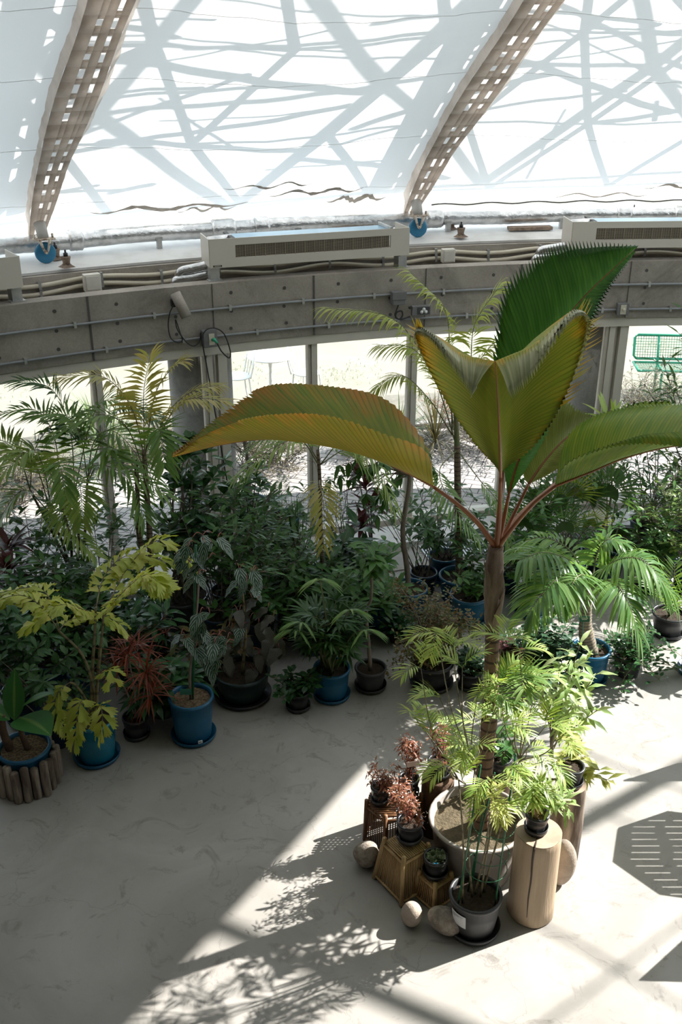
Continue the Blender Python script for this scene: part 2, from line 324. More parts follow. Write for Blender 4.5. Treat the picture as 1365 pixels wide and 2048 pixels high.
LF = dict(
 areca=leafmat('areca_leaf', (.20, .31, .08), (.34, .42, .13), transl=.4), arecay=leafmat('areca_leaf_yellow', (.33, .33, .085), (.43, .36, .14), edge=(.42, .22, .10), transl=.45, e0=.75),
 arecad=leafmat('dark_palm_leaf', (.028, .085, .024), (.06, .13, .035), transl=.3), mid=leafmat('mid_palm_leaf', (.10, .21, .05), (.20, .31, .08), transl=.4),
 fish=leafmat('fishtail_leaf', (.42, .50, .08), (.58, .58, .15), transl=.45), fan=leafmat('fan_leaf', (.045, .12, .04), (.09, .17, .05), transl=.35), fany=leafmat('fan_leaf_yellow', (.30, .36, .05), (.2, .28, .04), transl=.4),
 ficus=leafmat('clusia_leaf', (.018, .075, .026), (.035, .11, .03), vein=(.07, .14, .05), transl=.2, rough=.32), green=leafmat('shrub_leaf', (.028, .105, .018), (.065, .165, .028), vein=(.08, .16, .05), transl=.3), greenl=leafmat('light_shrub_leaf', (.10, .19, .04), (.17, .25, .06), transl=.35),
 red=leafmat('red_strap_leaf', (.16, .022, .010), (.27, .055, .015), transl=.3), maroon=leafmat('maroon_leaf', (.06, .012, .014), (.10, .02, .022), transl=.25), redsh=leafmat('bronze_shrub_leaf', (.07, .12, .03), (.17, .085, .025), transl=.3),
 beg=leafmat('striped_begonia_leaf', (.008, .032, .016), (.014, .045, .022), stripes=((.34, .42, .35), 30), vein=(.02, .06, .03), transl=.15), begd=leafmat('dark_begonia_leaf', (.035, .02, .015), (.03, .04, .02), stripes=((.10, .09, .07), 46), transl=.15),
 banana=leafmat('banana_leaf', (.025, .12, .025), (.04, .14, .03), vein=(.13, .24, .06), edge=(.30, .2, .1), e0=.7, transl=.3), lit=leafmat('variegated_leaf', (.36, .42, .10), (.5, .5, .2), transl=.4), litg=leafmat('bright_narrow_leaf', (.21, .36, .07), (.44, .51, .17), transl=.4),
 pink=leafmat('pinkred_leaf', (.20, .055, .035), (.32, .15, .08), transl=.3), tang=leafmat('bottle_palm_leaf', (.10, .22, .07), (.19, .32, .10), edge=(.46, .46, .10), e0=.7, transl=.5, rough=.25), bush=leafmat('hedge_leaf', (.09, .08, .04), (.15, .125, .07), transl=.2), bushg=leafmat('grass_clump', (.07, .14, .04), (.15, .19, .08), transl=.3),
 finger=leafmat('torn_yellow_tip', (.50, .42, .05), (.62, .34, .04), transl=.4), rosette=leafmat('rosette_leaf', (.05, .08, .03), (.11, .15, .07), edge=(.2, .25, .15), transl=.1), ivy=leafmat('ivy_leaf', (.02, .065, .03), (.04, .10, .045), edge=(.2, .28, .2), e0=.8, transl=.2),
 white=leafmat('cream_variegated_leaf', (.45, .52, .28), (.24, .38, .12), transl=.35), scheff=leafmat('schefflera_leaf', (.03, .10, .03), (.055, .14, .04), vein=(.08, .17, .06), transl=.25),
)
HM = dict(stripe=heromat('palm_leaf_rust_striped', (.15, .25, .04), (.36, .35, .06), (.50, .22, .035), .71), front=heromat('palm_leaf_olive', (.26, .33, .04), (.38, .38, .055), (.72, .38, .03), .74, pale=True, npl=68), back=heromat('palm_leaf_green', (.04, .15, .028), (.09, .25, .045), (.24, .22, .06), .93, npl=64),
 left=heromat('palm_leaf_orange', (.33, .31, .035), (.44, .34, .045), (.74, .31, .03), .74), right=heromat('palm_leaf_striped', (.12, .25, .04), (.29, .36, .06), (.42, .28, .04), .86), pale=heromat('palm_leaf_pale', (.19, .24, .06), (.26, .29, .09), (.5, .36, .12), .95))
# ---------------------------------------------------------------- the setting
def sweep(name, prof, a0, a1, mat, step=1.0, closed=True, parent=None, smooth=False):
    mb = MB(); n = max(2, int(abs(a1-a0)/step)+1); rows = []
    for i in range(n+1):
        a = a0+(a1-a0)*i/n
        rows.append([(rp(a, r, z), (i*.2, j)) for j, (r, z) in enumerate(prof)])
    ids = mb.grid(rows, closed)
    if closed: mb.face(ids[0]); mb.face(ids[-1][::-1])
    return mb.build(name, mat, parent, smooth)
def disc(name, r0, r1, z, mat, n=90):
    mb = MB(); ids = []
    rings = [r0, r1] if r0 > 0 else [0.01, r1]
    rows = [[(rp(360*i/n, r, z), (0, 0)) for i in range(n)] for r in rings]
    mb.grid(rows, True); return mb.build(name, mat, None, False)
def slab(name, r0, r1, z0, z1, mat, n=120):
    mb = MB(); rows = [[(rp(360*i/n, r, z), (0, 0)) for i in range(n)] for r, z in ((r0, z0), (r1, z0), (r1, z1), (r0, z1), (r0, z0))]
    mb.grid(rows, True); return mb.build(name, mat, None, False)
mb = MB(); n = 120
rows = [[(rp(360*i/n, r, z), (0, 0)) for i in range(n)] for r, z in ((14.05, -.2), (14.05, 0), (.02, 0))]
mb.grid(rows, True); tag(mb.build('floor', M['floor'], None, False), kind='structure')
o = slab('brick_path', 14.06, 16.9, -.2, -.01, M['paving']); tag(o, kind='structure')
o = slab('planting_bed', 16.9, 18.3, -.2, 0.0, M['gravel']); tag(o, kind='structure')
o = slab('lawn', 18.3, 60, -.3, -.02, M['lawn']); tag(o, kind='structure')
o = slab('path_kerb', 16.78, 16.9, -.1, .07, M['column']); tag(o, kind='structure')
wall = sweep('wall_back', [(13.8, 2.3), (13.8, 2.9), (13.97, 2.9), (13.98, 2.62), (14.36, 2.62), (14.38, 3.0), (15.6, 3.05), (15.6, 2.3)], 45, 165, M['beam']); tag(wall, kind='structure')
sweep('upstand', [(14.375, 2.63), (14.37, 3.0), (14.50, 3.004), (14.50, 2.63)], 45, 165, M['upst'], parent=wall)
sweep('ledge_sheet', [(14.42, 3.006), (14.42, 3.03), (15.6, 3.08), (15.6, 3.05)], 45, 165, M['ledge'], parent=wall)
for nm, a0, a1 in (('wall_left', 129, 270), ('wall_right', -90, 79)):  # unseen solid walls block outside light; coloured dark to cut indoor bounce
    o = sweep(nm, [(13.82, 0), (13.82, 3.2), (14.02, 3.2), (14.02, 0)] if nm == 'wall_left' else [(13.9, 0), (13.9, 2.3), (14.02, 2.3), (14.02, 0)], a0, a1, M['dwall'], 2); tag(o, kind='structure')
# beam joints and tie holes
rnd = random.Random(4)
mb = MB()
for k in range(-4, 7):
    a = 108.9-9.2*k
    if not 60 < a < 150: continue
    for da, wd in ((0, .016), (4.6*.93, .006)):
        aa = a+da; c = rp(aa, 13.797, 2.6); mb.box(c, (.012, wd, .6), Matrix.Rotation(R(aa), 3, 'Z'))
mb.build('beam_joint', M['joint'], wall, False)
mb = MB()
for k in range(-30, 40):
    a = 108.9+1.25+2.3*k
    if not 60 < a < 150: continue
    for z in (2.80, 2.62, 2.45):
        c = rp(a+rnd.uniform(-.05, .05), 13.8, z); dirv = (rp(a, 14, 0)-rp(a, 13, 0)).normalized()
        mb.tube([c-dirv*.004, c+dirv*.01], [.017, .017], 10)
mb.build('tie_hole', M['hole'], wall, False)
GL = ['slotted drain grate in the floor at the far left, nearest the left edge', 'slotted drain grate at the foot of the tall ringed palm', 'slotted drain grate in the floor behind the begonias, by the forked tree', 'slotted drain grate behind the lady palm', 'slotted drain grate left of the tall grey tree trunk', 'slotted drain grate by the foot of the thin feathery palm', 'slotted drain grate by the right-hand glass panes']
# floor grates in front of the glass
for i, (a0, a1) in enumerate(((124, 119.5), (118.2, 113.5), (112.5, 109.6), (108.6, 106.6), (104.6, 101.3), (99.5, 95.5), (94.2, 90.0))):
    g = thing('floor_grate', rp((a0+a1)/2, 13.1, 0), GL[i], 'grate', 'drain grates along the windows')
    mb = MB(); mb2 = MB(); n = int((a0-a1)/.14)
    rows = [[(rp(a0+(a1-a0)*j/12, r, .004), (0, 0)) for j in range(13)] for r in (12.92, 13.28)]
    mb2.grid(rows); mb2.build('drain_channel', M['pit'], g, False)
    for j in range(n+1):
        a = a0+(a1-a0)*j/n; mb.box(rp(a, 13.1, .012), (.36, .017, .012), Matrix.Rotation(R(a), 3, 'Z'))
    for r in (12.92, 13.28):
        mb.tube([rp(a0+(a1-a0)*j/8, r, .01) for j in range(9)], .012, 4)
    mb.build('grate_bars', M['grate'], g, False)
sweep('trim_1', [(12.82, 0.0), (12.82, .008), (12.90, .008), (12.90, 0)], 60, 129, M['upst'])['kind'] = 'structure'
o = sweep('trim_2', [(13.32, 0.0), (13.32, .05), (13.75, .05), (13.75, 0)], 79, 129, M['ledge']); o['kind'] = 'structure'
# windows
posts = [95.2+4.55*k for k in range(-3, 8)]
def radial_box(mb, a, r0, r1, z0, z1, wd): mb.box(rp(a, (r0+r1)/2, (z0+z1)/2), (r1-r0, wd, z1-z0), Matrix.Rotation(R(a), 3, 'Z'))
for i in range(len(posts)-1):
    a0, a1 = posts[i], posts[i+1]
    wn = bpy.data.objects.new('window_%d' % (i+1), None); COL.objects.link(wn); wn.location = rp(a0, 13.9, 0); wn['_o'] = tuple(wn.location); wn['kind'] = 'structure'
    mb = MB(); wide = .10 if i % 4 in (3,) else .05
    radial_box(mb, a0, 13.84, 13.97, .05, 2.22, .06)
    radial_box(mb, a0+.2, 13.86, 13.95, .05, 2.22, .03)
    if i in (3, 7): radial_box(mb, a0-.55, 13.84, 13.99, .05, 2.22, .09)
    for z0, z1 in ((2.2, 2.3), (.0, .09)):
        for r0, r1 in ((13.82, 13.98),):
            prof = [(r0, z0), (r0, z1), (r1, z1), (r1, z0)]
            rows = [[(rp(a0+(a1-a0)*j/4, r, z), (0, 0)) for r, z in prof] for j in range(5)]
            mb.grid(rows, True)
    mb.build('window_frame', M['frame'], wn, False)
    mb = MB(); rows = [[(rp(a0+.3+(a1-a0-.5)*j/4, 13.905, z), (j, z)) for j in range(5)] for z in (.08, 2.21)]
    mb.grid(rows); mb.build('glass_pane', M['glass'], wn, False)
# concrete columns outside the glass
for i, px in enumerate((392, 1206)):
    a = ang_at(px, 14.4); mb = MB(); mb.lathe([(.33, -.02), (.33, 2.29)], rp(a, 14.4, 0), 36, capt=True)
    tag(mb.build('trim_%d' % (i+3), M['column']), kind='structure')
a = ang_at(392, 14.4)
for k in (1.0, -2.0): # further columns on the same spacing
    mb = MB(); mb.lathe([(.33, -.02), (.33, 2.29)], rp(a+18.2*k, 14.4, 0), 36, capt=True)
    tag(mb.build('trim_%d' % (6 if k > 0 else 7), M['column']), kind='structure')
# ---------------------------------------------------------------- membrane roof
A0 = R(34); R0 = 15.35; Z0 = 3.3; RS = R0/math.sin(A0); ZC = Z0-RS*math.cos(A0)
def dz(r, off=0.0): return Z0+(R0-r)*math.tan(R(31.5))-.008*(R0-r)**2+off*1.15
OPEN0, OPEN1 = 54.0, 80.5
ribs = [118.6, 103.2, 87.8]
mb = MB(); na = 320; a_list = [OPEN1+(360-(OPEN1-OPEN0))*i/na for i in range(na+1)]
r_list = [R0-.32*j for j in range(int((R0-.6)/.32))]
rows = []
for r in r_list:
    row = []
    for a in a_list:
        ph = (a-87.8)/15.4*2*PI
        sag = .09*(.5-.5*math.cos(ph))*min(1, (R0-r)/1.5)
        wob = .006*math.sin(a*2.1+r*1.7)+.003*math.sin(a*5.3-r*4)
        row.append((rp(a, r, dz(r)-sag+wob*min(1, (R0-r)+.2)), (a*.1, r)))
    rows.append(row)
mb.grid(rows)
nf = len(a_list)-1
for j in range(len(rows)-1):
    for i in range(nf):
        am = (a_list[i]+a_list[i+1])/2
        if am > 133 or r_list[j] < 7.3: mb.mi[j*nf+i] = 1   # unseen opaque roof part, added to cut the indoor fill light
# added opaque cover over the bay's inner end, to cut the sky fill
rr_ = [8.6-.5*j for j in range(17)]
mb2_rows = [[(rp(OPEN0+(OPEN1-OPEN0)*i/24, r, dz(r)), (0, 0)) for i in range(25)] for r in rr_]
k0 = len(mb.f); mb.grid(mb2_rows, mi=1)
ceil = tag(mb.build('ceiling', (M['membrane'], M['blocker'])), kind='structure')
mb = MB()
for k, r in enumerate((14.9, 13.9, 12.9, 12.1, 11.2, 10.3, 9.4)):
    mb.tube([rp(a, r, dz(r)-.012-.09*(.5-.5*math.cos((a-87.8)/15.4*2*PI))*min(1, (R0-r)/1.5)+(.006*math.sin(a*2.1+r*1.7)+.003*math.sin(a*5.3-r*4))) for a in [OPEN1+.5*i for i in range(130)]], .002, 5)
mb.build('membrane_seam', M['membrane'], ceil)
# grimy run along the foot of the membrane
mb = MB(); rnd = random.Random(8)
def dsurf(a, r): return rp(a, r, dz(r)-.09*(.5-.5*math.cos((a-87.8)/15.4*2*PI))*min(1, (R0-r)/1.5)+(.006*math.sin(a*2.1+r*1.7)+.003*math.sin(a*5.3-r*4))*min(1, (R0-r)+.2)-.008)
for a0, a1, r, wd in ((116.5, 110, 15.12, .07), (109.5, 105.2, 14.93, .05), (111.5, 107.5, 14.72, .035), (113.0, 110.5, 15.2, .05), (106.8, 104, 15.15, .08), (97, 92, 15.2, .035), (93, 89, 15.0, .04)):
    n = 24; rows = [[], []]
    for j in range(n+1):
        a = a0+(a1-a0)*j/n; h = wd*1.7*math.sin(PI*(j+.2)/(n+.4))*rnd.uniform(.35, 1.1); c = r+.05*math.sin(j*.7)
        rows[0].append((dsurf(a, min(c+h/2, R0)), (0, 0))); rows[1].append((dsurf(a, c-h/2), (0, 0)))
    mb.grid(rows)
mb.build('grime_streak', basic('grime', (.30, .25, .20), (.40, .36, .31), .9, 0, 18), ceil)
# space frame above the membrane: its bars cast the shadows on the cloth and the floor
def frame(name, off, da, dr, rad, a_lo=-20, a_hi=190, thin=None, r_hi=15.6, skip=0):
    mb = MB(); rnd = random.Random(int(off*100)); nodes = {}
    nr = int((r_hi-3)/dr)
    for j in range(nr+1):
        r = r_hi-dr*j
        k = 0; a = a_lo+(da/2 if j % 2 else 0)
        while a < a_hi: nodes[(j, k)] = rp(a, r, dz(r, off)); k += 1; a += da
    def bar(p, q, rr):
        if p in nodes and q in nodes and rnd.random() >= skip: mb.tube([nodes[p], nodes[q]], rr, 6, cap=False)
    for (j, k) in list(nodes):
        bar((j, k), (j, k+1), rad*(.8 if thin is None else thin))
        bar((j, k), (j+1, k), rad); bar((j, k), (j+1, k-1 if j % 2 == 0 else k+1), rad)
    return tag(mb.build(name, M['truss']), kind='structure')
frame('trim_8', 1.9, 9.2, 2.1, .055, a_lo=83)
frame('trim_9', .55, 5.1, 1.35, .03, a_lo=82, r_hi=15.2, skip=.12)
# struts between the layers over the visible bays
mb = MB(); rnd = random.Random(31)
for k in range(190):
    a = rnd.uniform(84, 150); r = rnd.uniform(6, 15); b = a+rnd.uniform(-6, 6); r2 = r+rnd.uniform(-1.2, 1.2)
    mb.tube([rp(a, r, dz(r)+.6), rp(b, r2, dz(r2, 1.9))], rnd.choice((.015, .02, .03, .05)), 6, cap=False)
tag(mb.build('trim_10', M['truss']), kind='structure')
# bars over the open bay: their shadows cross the sunlit floor
mb = MB()
SV = V((math.cos(SUN_EL)*math.cos(SUN_AZ), math.cos(SUN_EL)*math.sin(SUN_AZ), math.sin(SUN_EL)))
for (x0, y0, x1, y1, h, r_) in ((1365, 1535, 1160, 1650, 6.6, .07), (1365, 1845, 1100, 2040, 6.8, .014), (1040, 1825, 1365, 2010, 6.8, .014), (1150, 1500, 1365, 1580, 6.6, .014), (500, 1878, 893, 2048, 6.9, .055), (1120, 1580, 1365, 1700, 7.0, .012)):
    a = gz(x0, y0)+SV*(h/SV.z); b = gz(x1, y1)+SV*(h/SV.z); d = (b-a).normalized(); mb.tube([a-d*1.0, b+d*1.0], r_, 8, cap=False)
tag(mb.build('trim_11', M['truss']), kind='structure')
# ---------------------------------------------------------------- roof ribs with their wheels
YOKE = basic('yoke_cream_rust', (.62, .54, .44), (.25, .15, .10), .7, .1, 30, .5, .62)
RIBL = ['brown wrapped roof rib on a blue wheel, at the far left', 'brown wrapped roof rib on a blue wheel, above the right of the middle heater', 'brown wrapped roof rib nearest the open bay']
for i, a in enumerate(ribs[:2]+[87.8]):
    rt = thing('roof_rib', rp(a, 15.0, 3.05), RIBL[i], 'roof rib')
    tdir = (rp(a+.5, 10, 0)-rp(a-.5, 10, 0)).normalized()
    rnd = random.Random(60+i)
    rs = [15.05-.19*j for j in range(0, 42)]
    def P(r, off, sx): return rp(a, r, 0)*1.0+V((0, 0, dz(r)))+V((0, 0, -off))+tdir*sx
    def rd(r): return .11+.13*max(0, 1-(15.05-r)/1.0)
    def hw(r): return .075+.085*min(1, (15.05-r)/1.5)+.008*math.sin(r*4)
    # slotted bottom plate (two rows of gaps)
    mb = MB()
    for j in range(len(rs)-1):
        r1, r2 = rs[j], rs[j+1]; m_ = (r1+r2)/2; h = hw(r1); h2 = hw(r2); d = rd(r1); d2 = rd(r2)
        edges = [-1, -.62, -.38, .05, .35, 1]
        for q in range(5):
            gap = q in (1, 3) and (j % 9) != 8 and rnd.random() < .86
            segs = ((0, .22), (.86, 1)) if gap else ((0, 1),)
            if gap and rnd.random() < .3: segs = ((0, .4), (.8, 1))
            for s0, s1 in segs:
                pa = [P(r1+(r2-r1)*s, d+(d2-d)*s, (h+(h2-h)*s)*e) for s in (s0, s1) for e in (edges[q], edges[q+1])]
                ids = [mb.pt(p) for p in pa]; mb.face((ids[0], ids[1], ids[3], ids[2]))
    pl = mb.build('slotted_plate', M['wrap'], rt)
    md = pl.modifiers.new('thick', 'SOLIDIFY'); md.thickness = .006
    # wrinkled plastic sides up to the membrane
    for sgn in (-1, 1):
        mb = MB(); rows = []
        for r in [15.05-.06*j for j in range(125)]:
            d = rd(r); row = []
            for k in range(6):
                f = k/5; off = d*(1-f)+.015*f; out = hw(r)*(1+ (.12 if sgn > 0 else .55)*f*min(1, (15.1-r)/1.5))
                wv = .004*math.sin(r*31+k*1.3)+.004*math.sin(r*13-k)+rnd.uniform(-.003, .003)
                row.append((P(r, off+.3*wv, sgn*(out+wv)), (f, r)))
            rows.append(row)
        mb.grid(rows); mb.build('plastic_side', M['wrap'], rt)
    # rail above the cloth
    mb = MB(); mb.tube([P(r, -.34, 0) for r in rs[::3]], .085, 8); mb.tube([P(r, -.12, 0) for r in rs[::3]], .05, 8)
    for j in range(0, 36, 4): mb.tube([P(rs[j], -.34, 0), P(rs[j+2], -.12, 0), P(rs[j+4], -.34, 0)], .03, 6)
    mb.build('outer_rail', M['truss'], rt)
    # foot, yoke, wheel
    c = rp(a, 14.72, 3.045); rad = (rp(a, 15, 0)-rp(a, 14, 0)).normalized()
    mb = MB(); mb.tube([c+V((0, 0, .36))+rad*.10, c+V((0, 0, .24))+rad*.0], [.06, .05], 12)
    mb.build('rib_foot', M['skirt'], rt)
    mb = MB(); top = c+V((0, 0, .23)); rz_ = Matrix.Rotation(R(a), 3, 'Z')
    mb.box(top, (.10, .20, .014), rz_)
    for sx in (-1, 1):
        mb.tube([top+tdir*.085*sx, top+tdir*.085*sx+V((0, 0, .045))], .010, 8)
        mb.tube([top+tdir*.05*sx-rad*.045, c+V((0, 0, .11))+tdir*.012*sx-rad*.05], [.016, .010], 8)
    mb.tube([c+V((0, 0, .11))-rad*.06, c+V((0, 0, .11))+rad*.045], .016, 10)
    yk = mb.build('wheel_yoke', YOKE, rt)
    mb = MB(); mb.lathe([(.001, -.02), (.03, -.026), (.085, -.022), (.10, -.015), (.10, .015), (.085, .022), (.001, .02)], (0, 0, 0), 32)
    q = (-rad).to_track_quat('Z', 'Y').to_matrix(); cc = c+V((0, 0, .10))
    mb.v = [tuple(q @ V(p)+cc) for p in mb.v]
    wh = mb.build('wheel', M['wheel'], rt)
# ---------------------------------------------------------------- foil pipe along the ledge
pp = thing('foil_pipe', rp(105, 15.0, 3.05), 'silver foil wrapped duct running along the white ledge behind the heaters', 'duct')
mb = MB(); rnd = random.Random(5)
pts = []; rad = []
for i in range(420):
    a = 135-i*.14; pts.append(rp(a, 15.0, 3.19+.006*math.sin(a))); rad.append(.082+rnd.uniform(-.002, .002))
mb.tube(pts, rad, 16); mb.build('duct_pipe', M['foil'], pp)
for a, wd in ((111.3, .55), (109.7, .35), (102.2, .45), (93.7, .35), (91.2, .3), (117.2, .3), (126, .4)):
    mb = MB(); n = 10; mb.tube([rp(a+wd*(j/n-.5)*2*.9, 15.0, 3.19) for j in range(n+1)], [.09]+[.104+rnd.uniform(-.003, .003) for _ in range(n-1)]+[.09], 16); mb.build('duct_collar', M['foil'], pp)
for a in (114.0, 108.2, 104.8, 101.6, 96.5):
    mb = MB(); mb.box(rp(a, 14.93, 3.10), (.05, .05, .10), Matrix.Rotation(R(a), 3, 'Z')); mb.box(rp(a, 14.93, 3.15), (.03, .07, .03), Matrix.Rotation(R(a), 3, 'Z')); mb.build('duct_bracket', M['steel'], pp, False)
# thin dark cable above it
mb = MB(); mb.tube([rp(102-i*.3, 15.25, 3.30+.01*math.sin(i*.9)) for i in range(60)], .008, 5)
tag(mb.build('cable', M['black']), 'thin dark cable run between the silver duct and the roof cloth', 'cable')
for (a, wd) in ((105.6, .5), (98.0, .5)):
    mb = MB(); mb.box(rp(a, 14.86, 3.078), (.12, wd, .035), Matrix.Rotation(R(a), 3, 'Z'))
    tag(bevel(mb.build('timber_block', M['rust'], None, False)), 'flat brown block under the silver duct, %s' % ('left of the right-hand blue wheel' if a > 100 else 'left of the right-hand heater'), 'block')
# bollard bolts on the ledge
BL = ['left of the pair beside the left blue wheel', 'right of the pair beside the left blue wheel', 'behind the middle heater', 'left of the pair beside the right blue wheel', 'right of the pair beside the right blue wheel', 'behind the right-hand heater']
for i, (px, py) in enumerate(((113, 518), (134, 534), (521, 472), (903, 459), (922, 474), (1267, 437))):
    p = gz(px, py, 3.055); t = thing('ledge_bolt', p, 'rusty anchor bolt on the ledge, '+BL[i], 'bolt')
    mb = MB(); mb.lathe([(.085, 0), (.05, .02), (.04, .03)], p, 4); mb.build('base_plate', M['rust'], t, False)
    mb = MB(); mb.lathe([(.035, .02), (.035, .05), (.045, .09), (.045, .10), (.0, .10)], p, 14); mb.build('bolt_sleeve', M['rust'], t)
    mb = MB(); mb.lathe([(.022, .10), (.022, .13), (.01, .135), (.01, .16), (0, .16)], p, 10); mb.build('bolt_cap', M['black'], t)
# ---------------------------------------------------------------- heaters
HL = ['white ledge heater with brown grille, cut off by the left edge', 'white ledge heater with brown grille, above the middle windows', 'white ledge heater with brown grille, behind the tallest palm leaf']
for i, a in enumerate((124.55, 108.9, 93.25)):
    c = rp(a, 13.98, 3.03); t = thing('ledge_heater', c, HL[i], 'heater', 'heaters along the ledge')
    rot = Matrix.Rotation(R(a-90), 3, 'Z')   # local x = clockwise tangent reversed, y outward
    def L(x, y, z): return c+rot @ V((-x, -y, z)) if False else c+rot @ V((x, y, z))
    W2 = 1.02; Hh = .27
    def bx(nm, ctr, sz, mat, par=t, bv=.004):
        m_ = MB(); m_.box(L(*ctr), sz, rot); o_ = m_.build(nm, mat, par, False)
        if bv: bevel(o_, bv, 2)
        return o_
    # front panel with an opening for the grille (local -y faces the room)
    fr = MB(); yf = -.15
    gx0, gx1, gz0, gz1 = -.77, .82, .085, .205
    for (x0, x1, z0, z1) in ((-W2, gx0, 0, Hh), (gx1, W2, 0, Hh), (gx0, gx1, 0, gz0), (gx0, gx1, gz1, Hh)):
        fr.box(L((x0+x1)/2, yf, (z0+z1)/2), (x1-x0, .012, z1-z0), rot)
    fp = fr.build('front_panel', M['heater'], t, False)
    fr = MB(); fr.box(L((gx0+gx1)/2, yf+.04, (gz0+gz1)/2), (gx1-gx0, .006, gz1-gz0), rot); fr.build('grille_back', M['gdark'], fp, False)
    gr = MB(); nb = 16
    for j in range(10):
        z = gz0+(gz1-gz0)*(j+.5)/10; gr.box(L((gx0+gx1)/2, yf+.006, z), (gx1-gx0, .008, .0045), rot)
    for j in range(nb+1):
        x = gx0+(gx1-gx0)*j/nb; gr.box(L(x, yf+.002, (gz0+gz1)/2), (.006, .010, gz1-gz0), rot)
    for j in range(nb*4):
        x = gx0+(gx1-gx0)*j/(nb*4); gr.box(L(x, yf+.008, (gz0+gz1)/2), (.002, .006, gz1-gz0), rot)
    gr.build('grille', M['grille'], fp, False)
    for sx in (-1, 1): bx('side_panel', (sx*W2, .04, Hh/2), (.012, .38, Hh), M['heater'])
    bx('bottom_panel', (0, .04, .006), (2*W2, .38, .012), M['heater'])
    bx('coil_cover', (0.03, .05, Hh-.03), (2*W2-.42, .30, .02), M['heatcoil'])
    m_ = MB(); m_.tube([L(-W2+.03, .05, Hh-.06), L(-W2+.26, .03, Hh-.04)], .05, 10); m_.build('pipe_elbow', M['foil'], t)
    bx('top_strap', (W2-.18, .05, Hh-.005), (.03, .36, .03), M['steel'])
    bx('top_strap', (-W2+.24, .05, Hh-.01), (.04, .36, .02), M['black'])
    if i < 2:
        m_ = MB(); p0 = L(-W2+.07, yf-.008, .018); m_.box(p0, (.085, .002, .016), rot); m_.build('maker_badge', M['black'], t, False)
        m_ = MB()
        for q in range(5): m_.box(L(-W2+.045+q*.0125, yf-.0095, .018), (.008, .0015, .008), rot)
        m_.build('badge_lettering', M['heater'], t, False)
    for sx in (-1, 1):
        lg = MB(); x = sx*(W2-.1)+(-.05 if sx < 0 else 0.05)
        zb = -(3.03-2.9)
        lg.box(L(x, -.11, zb/2), (.09, .008, -zb), rot); lg.box(L(x-.04, -.05, zb/2), (.008, .13, -zb), rot); lg.box(L(x, -.09, zb+.004), (.14, .10, .008), rot); lg.box(L(x-.02, .0, -.006), (.05, .3, .01), rot)
        lg.build('bracket', M['steel'], t, False)
    # foil elbows feeding the heater at its left end
    if i > 0:
        ip = MB()
        for dz_, k in ((-.03, 0), (-.115, 1)):
            q = [L(-W2+.05, .10, dz_+.02), L(-W2-.12, .12, dz_-.01), L(-W2-.22-.05*k, .14, dz_-.03), L(-W2-.25-.05*k, .15, dz_-.06), L(-W2-.26-.05*k, .2, dz_-.13)]
            ip.tube(cat_rom(q, 14), .038, 12)
        ip.build('feed_pipe', M['foil'], t)
# ---------------------------------------------------------------- conduits
def ringpipe(name, mat, z, r, a0, a1, rad, label, cat, wav=0, clips=None, group=None):
    t = thing(name, rp((a0+a1)/2, r, z), label, cat, group)
    mb = MB(); n = int(abs(a1-a0)/.4)
    mb.tube([rp(a0+(a1-a0)*j/n, r, z+wav*math.sin((a0+(a1-a0)*j/n)*1.3)) for j in range(n+1)], rad, 8); mb.build('pipe', mat, t)
    for a in clips or []:
        mb = MB(); zz = z+wav*math.sin(a*1.3); mb.box(rp(a, r+.005, zz), (rad*2+.012, .025, rad*2+.03), Matrix.Rotation(R(a), 3, 'Z')); mb.build('pipe_clip', M['steel'], t, False)
    return t
cl = [128-3.1*k for k in range(14)]
ringpipe('wall_conduit', M['conduit'], 2.66, 13.775, 134, 84, .0125, 'upper thin grey conduit along the concrete beam', 'conduit', 0, cl)
ringpipe('wall_conduit', M['conduit'], 2.395, 13.775, 134, 84, .0125, 'lower thin grey conduit along the concrete beam', 'conduit', 0, [c-1.1 for c in cl])
cl = [124-2.35*k for k in range(16)]
ringpipe('ivory_pipe', M['ivory'], 2.935, 14.34, 134, 84, .021, 'upper ivory pipe in the gutter behind the concrete beam', 'pipe', .018, cl)
ringpipe('ivory_pipe', M['ivory'], 2.865, 14.33, 134, 84, .021, 'lower ivory pipe in the gutter behind the concrete beam', 'pipe', .024, cl)
def ringbox(name, px, z, r, sz, mat, label, cat, parts=()):
    a = ang_at(px, r); c = rp(a, r, z); t = thing(name, c, label, cat)
    rot = Matrix.Rotation(R(a-90), 3, 'Z'); mb = MB(); mb.box(c, sz, rot); bevel(mb.build('housing', mat, t, False), .006)
    return t, c, rot
t, c, rot = ringbox('junction_box', 193, 2.92, 14.26, (.16, .08, .16), M['jbox'], 'small ivory junction box in the gutter on the left', 'junction box')
mb = MB(); mb.box(c+rot @ V((0, -.043, 0)), (.13, .008, .13), rot); bevel(mb.build('lid', M['jbox'], t, False), .003)
t, c, rot = ringbox('junction_box', 893, 2.925, 14.26, (.14, .08, .14), M['jbox'], 'small ivory junction box in the gutter right of the middle heater', 'junction box')
mb = MB(); mb.box(c+rot @ V((0, -.043, 0)), (.115, .008, .115), rot); bevel(mb.build('lid', M['jbox'], t, False), .003)
t, c, rot = ringbox('plug_box', 418, 2.40, 13.72, (.14, .10, .16), M['gbox'], 'grey socket box with a green plug and looped black cable on the beam', 'socket box')
mb = MB(); mb.box(c+rot @ V((.01, -.053, .0)), (.055, .008, .11), rot); mb.build('socket_plate', M['cream'], t, False)
mb = MB(); p = c+rot @ V((.02, -.06, -.005)); mb.tube([p, p+rot @ V((0, -.04, .015)), p+rot @ V((.025, -.06, -.02))], [.018, .018, .008], 10); mb.build('green_plug', M['green_plug'], t)
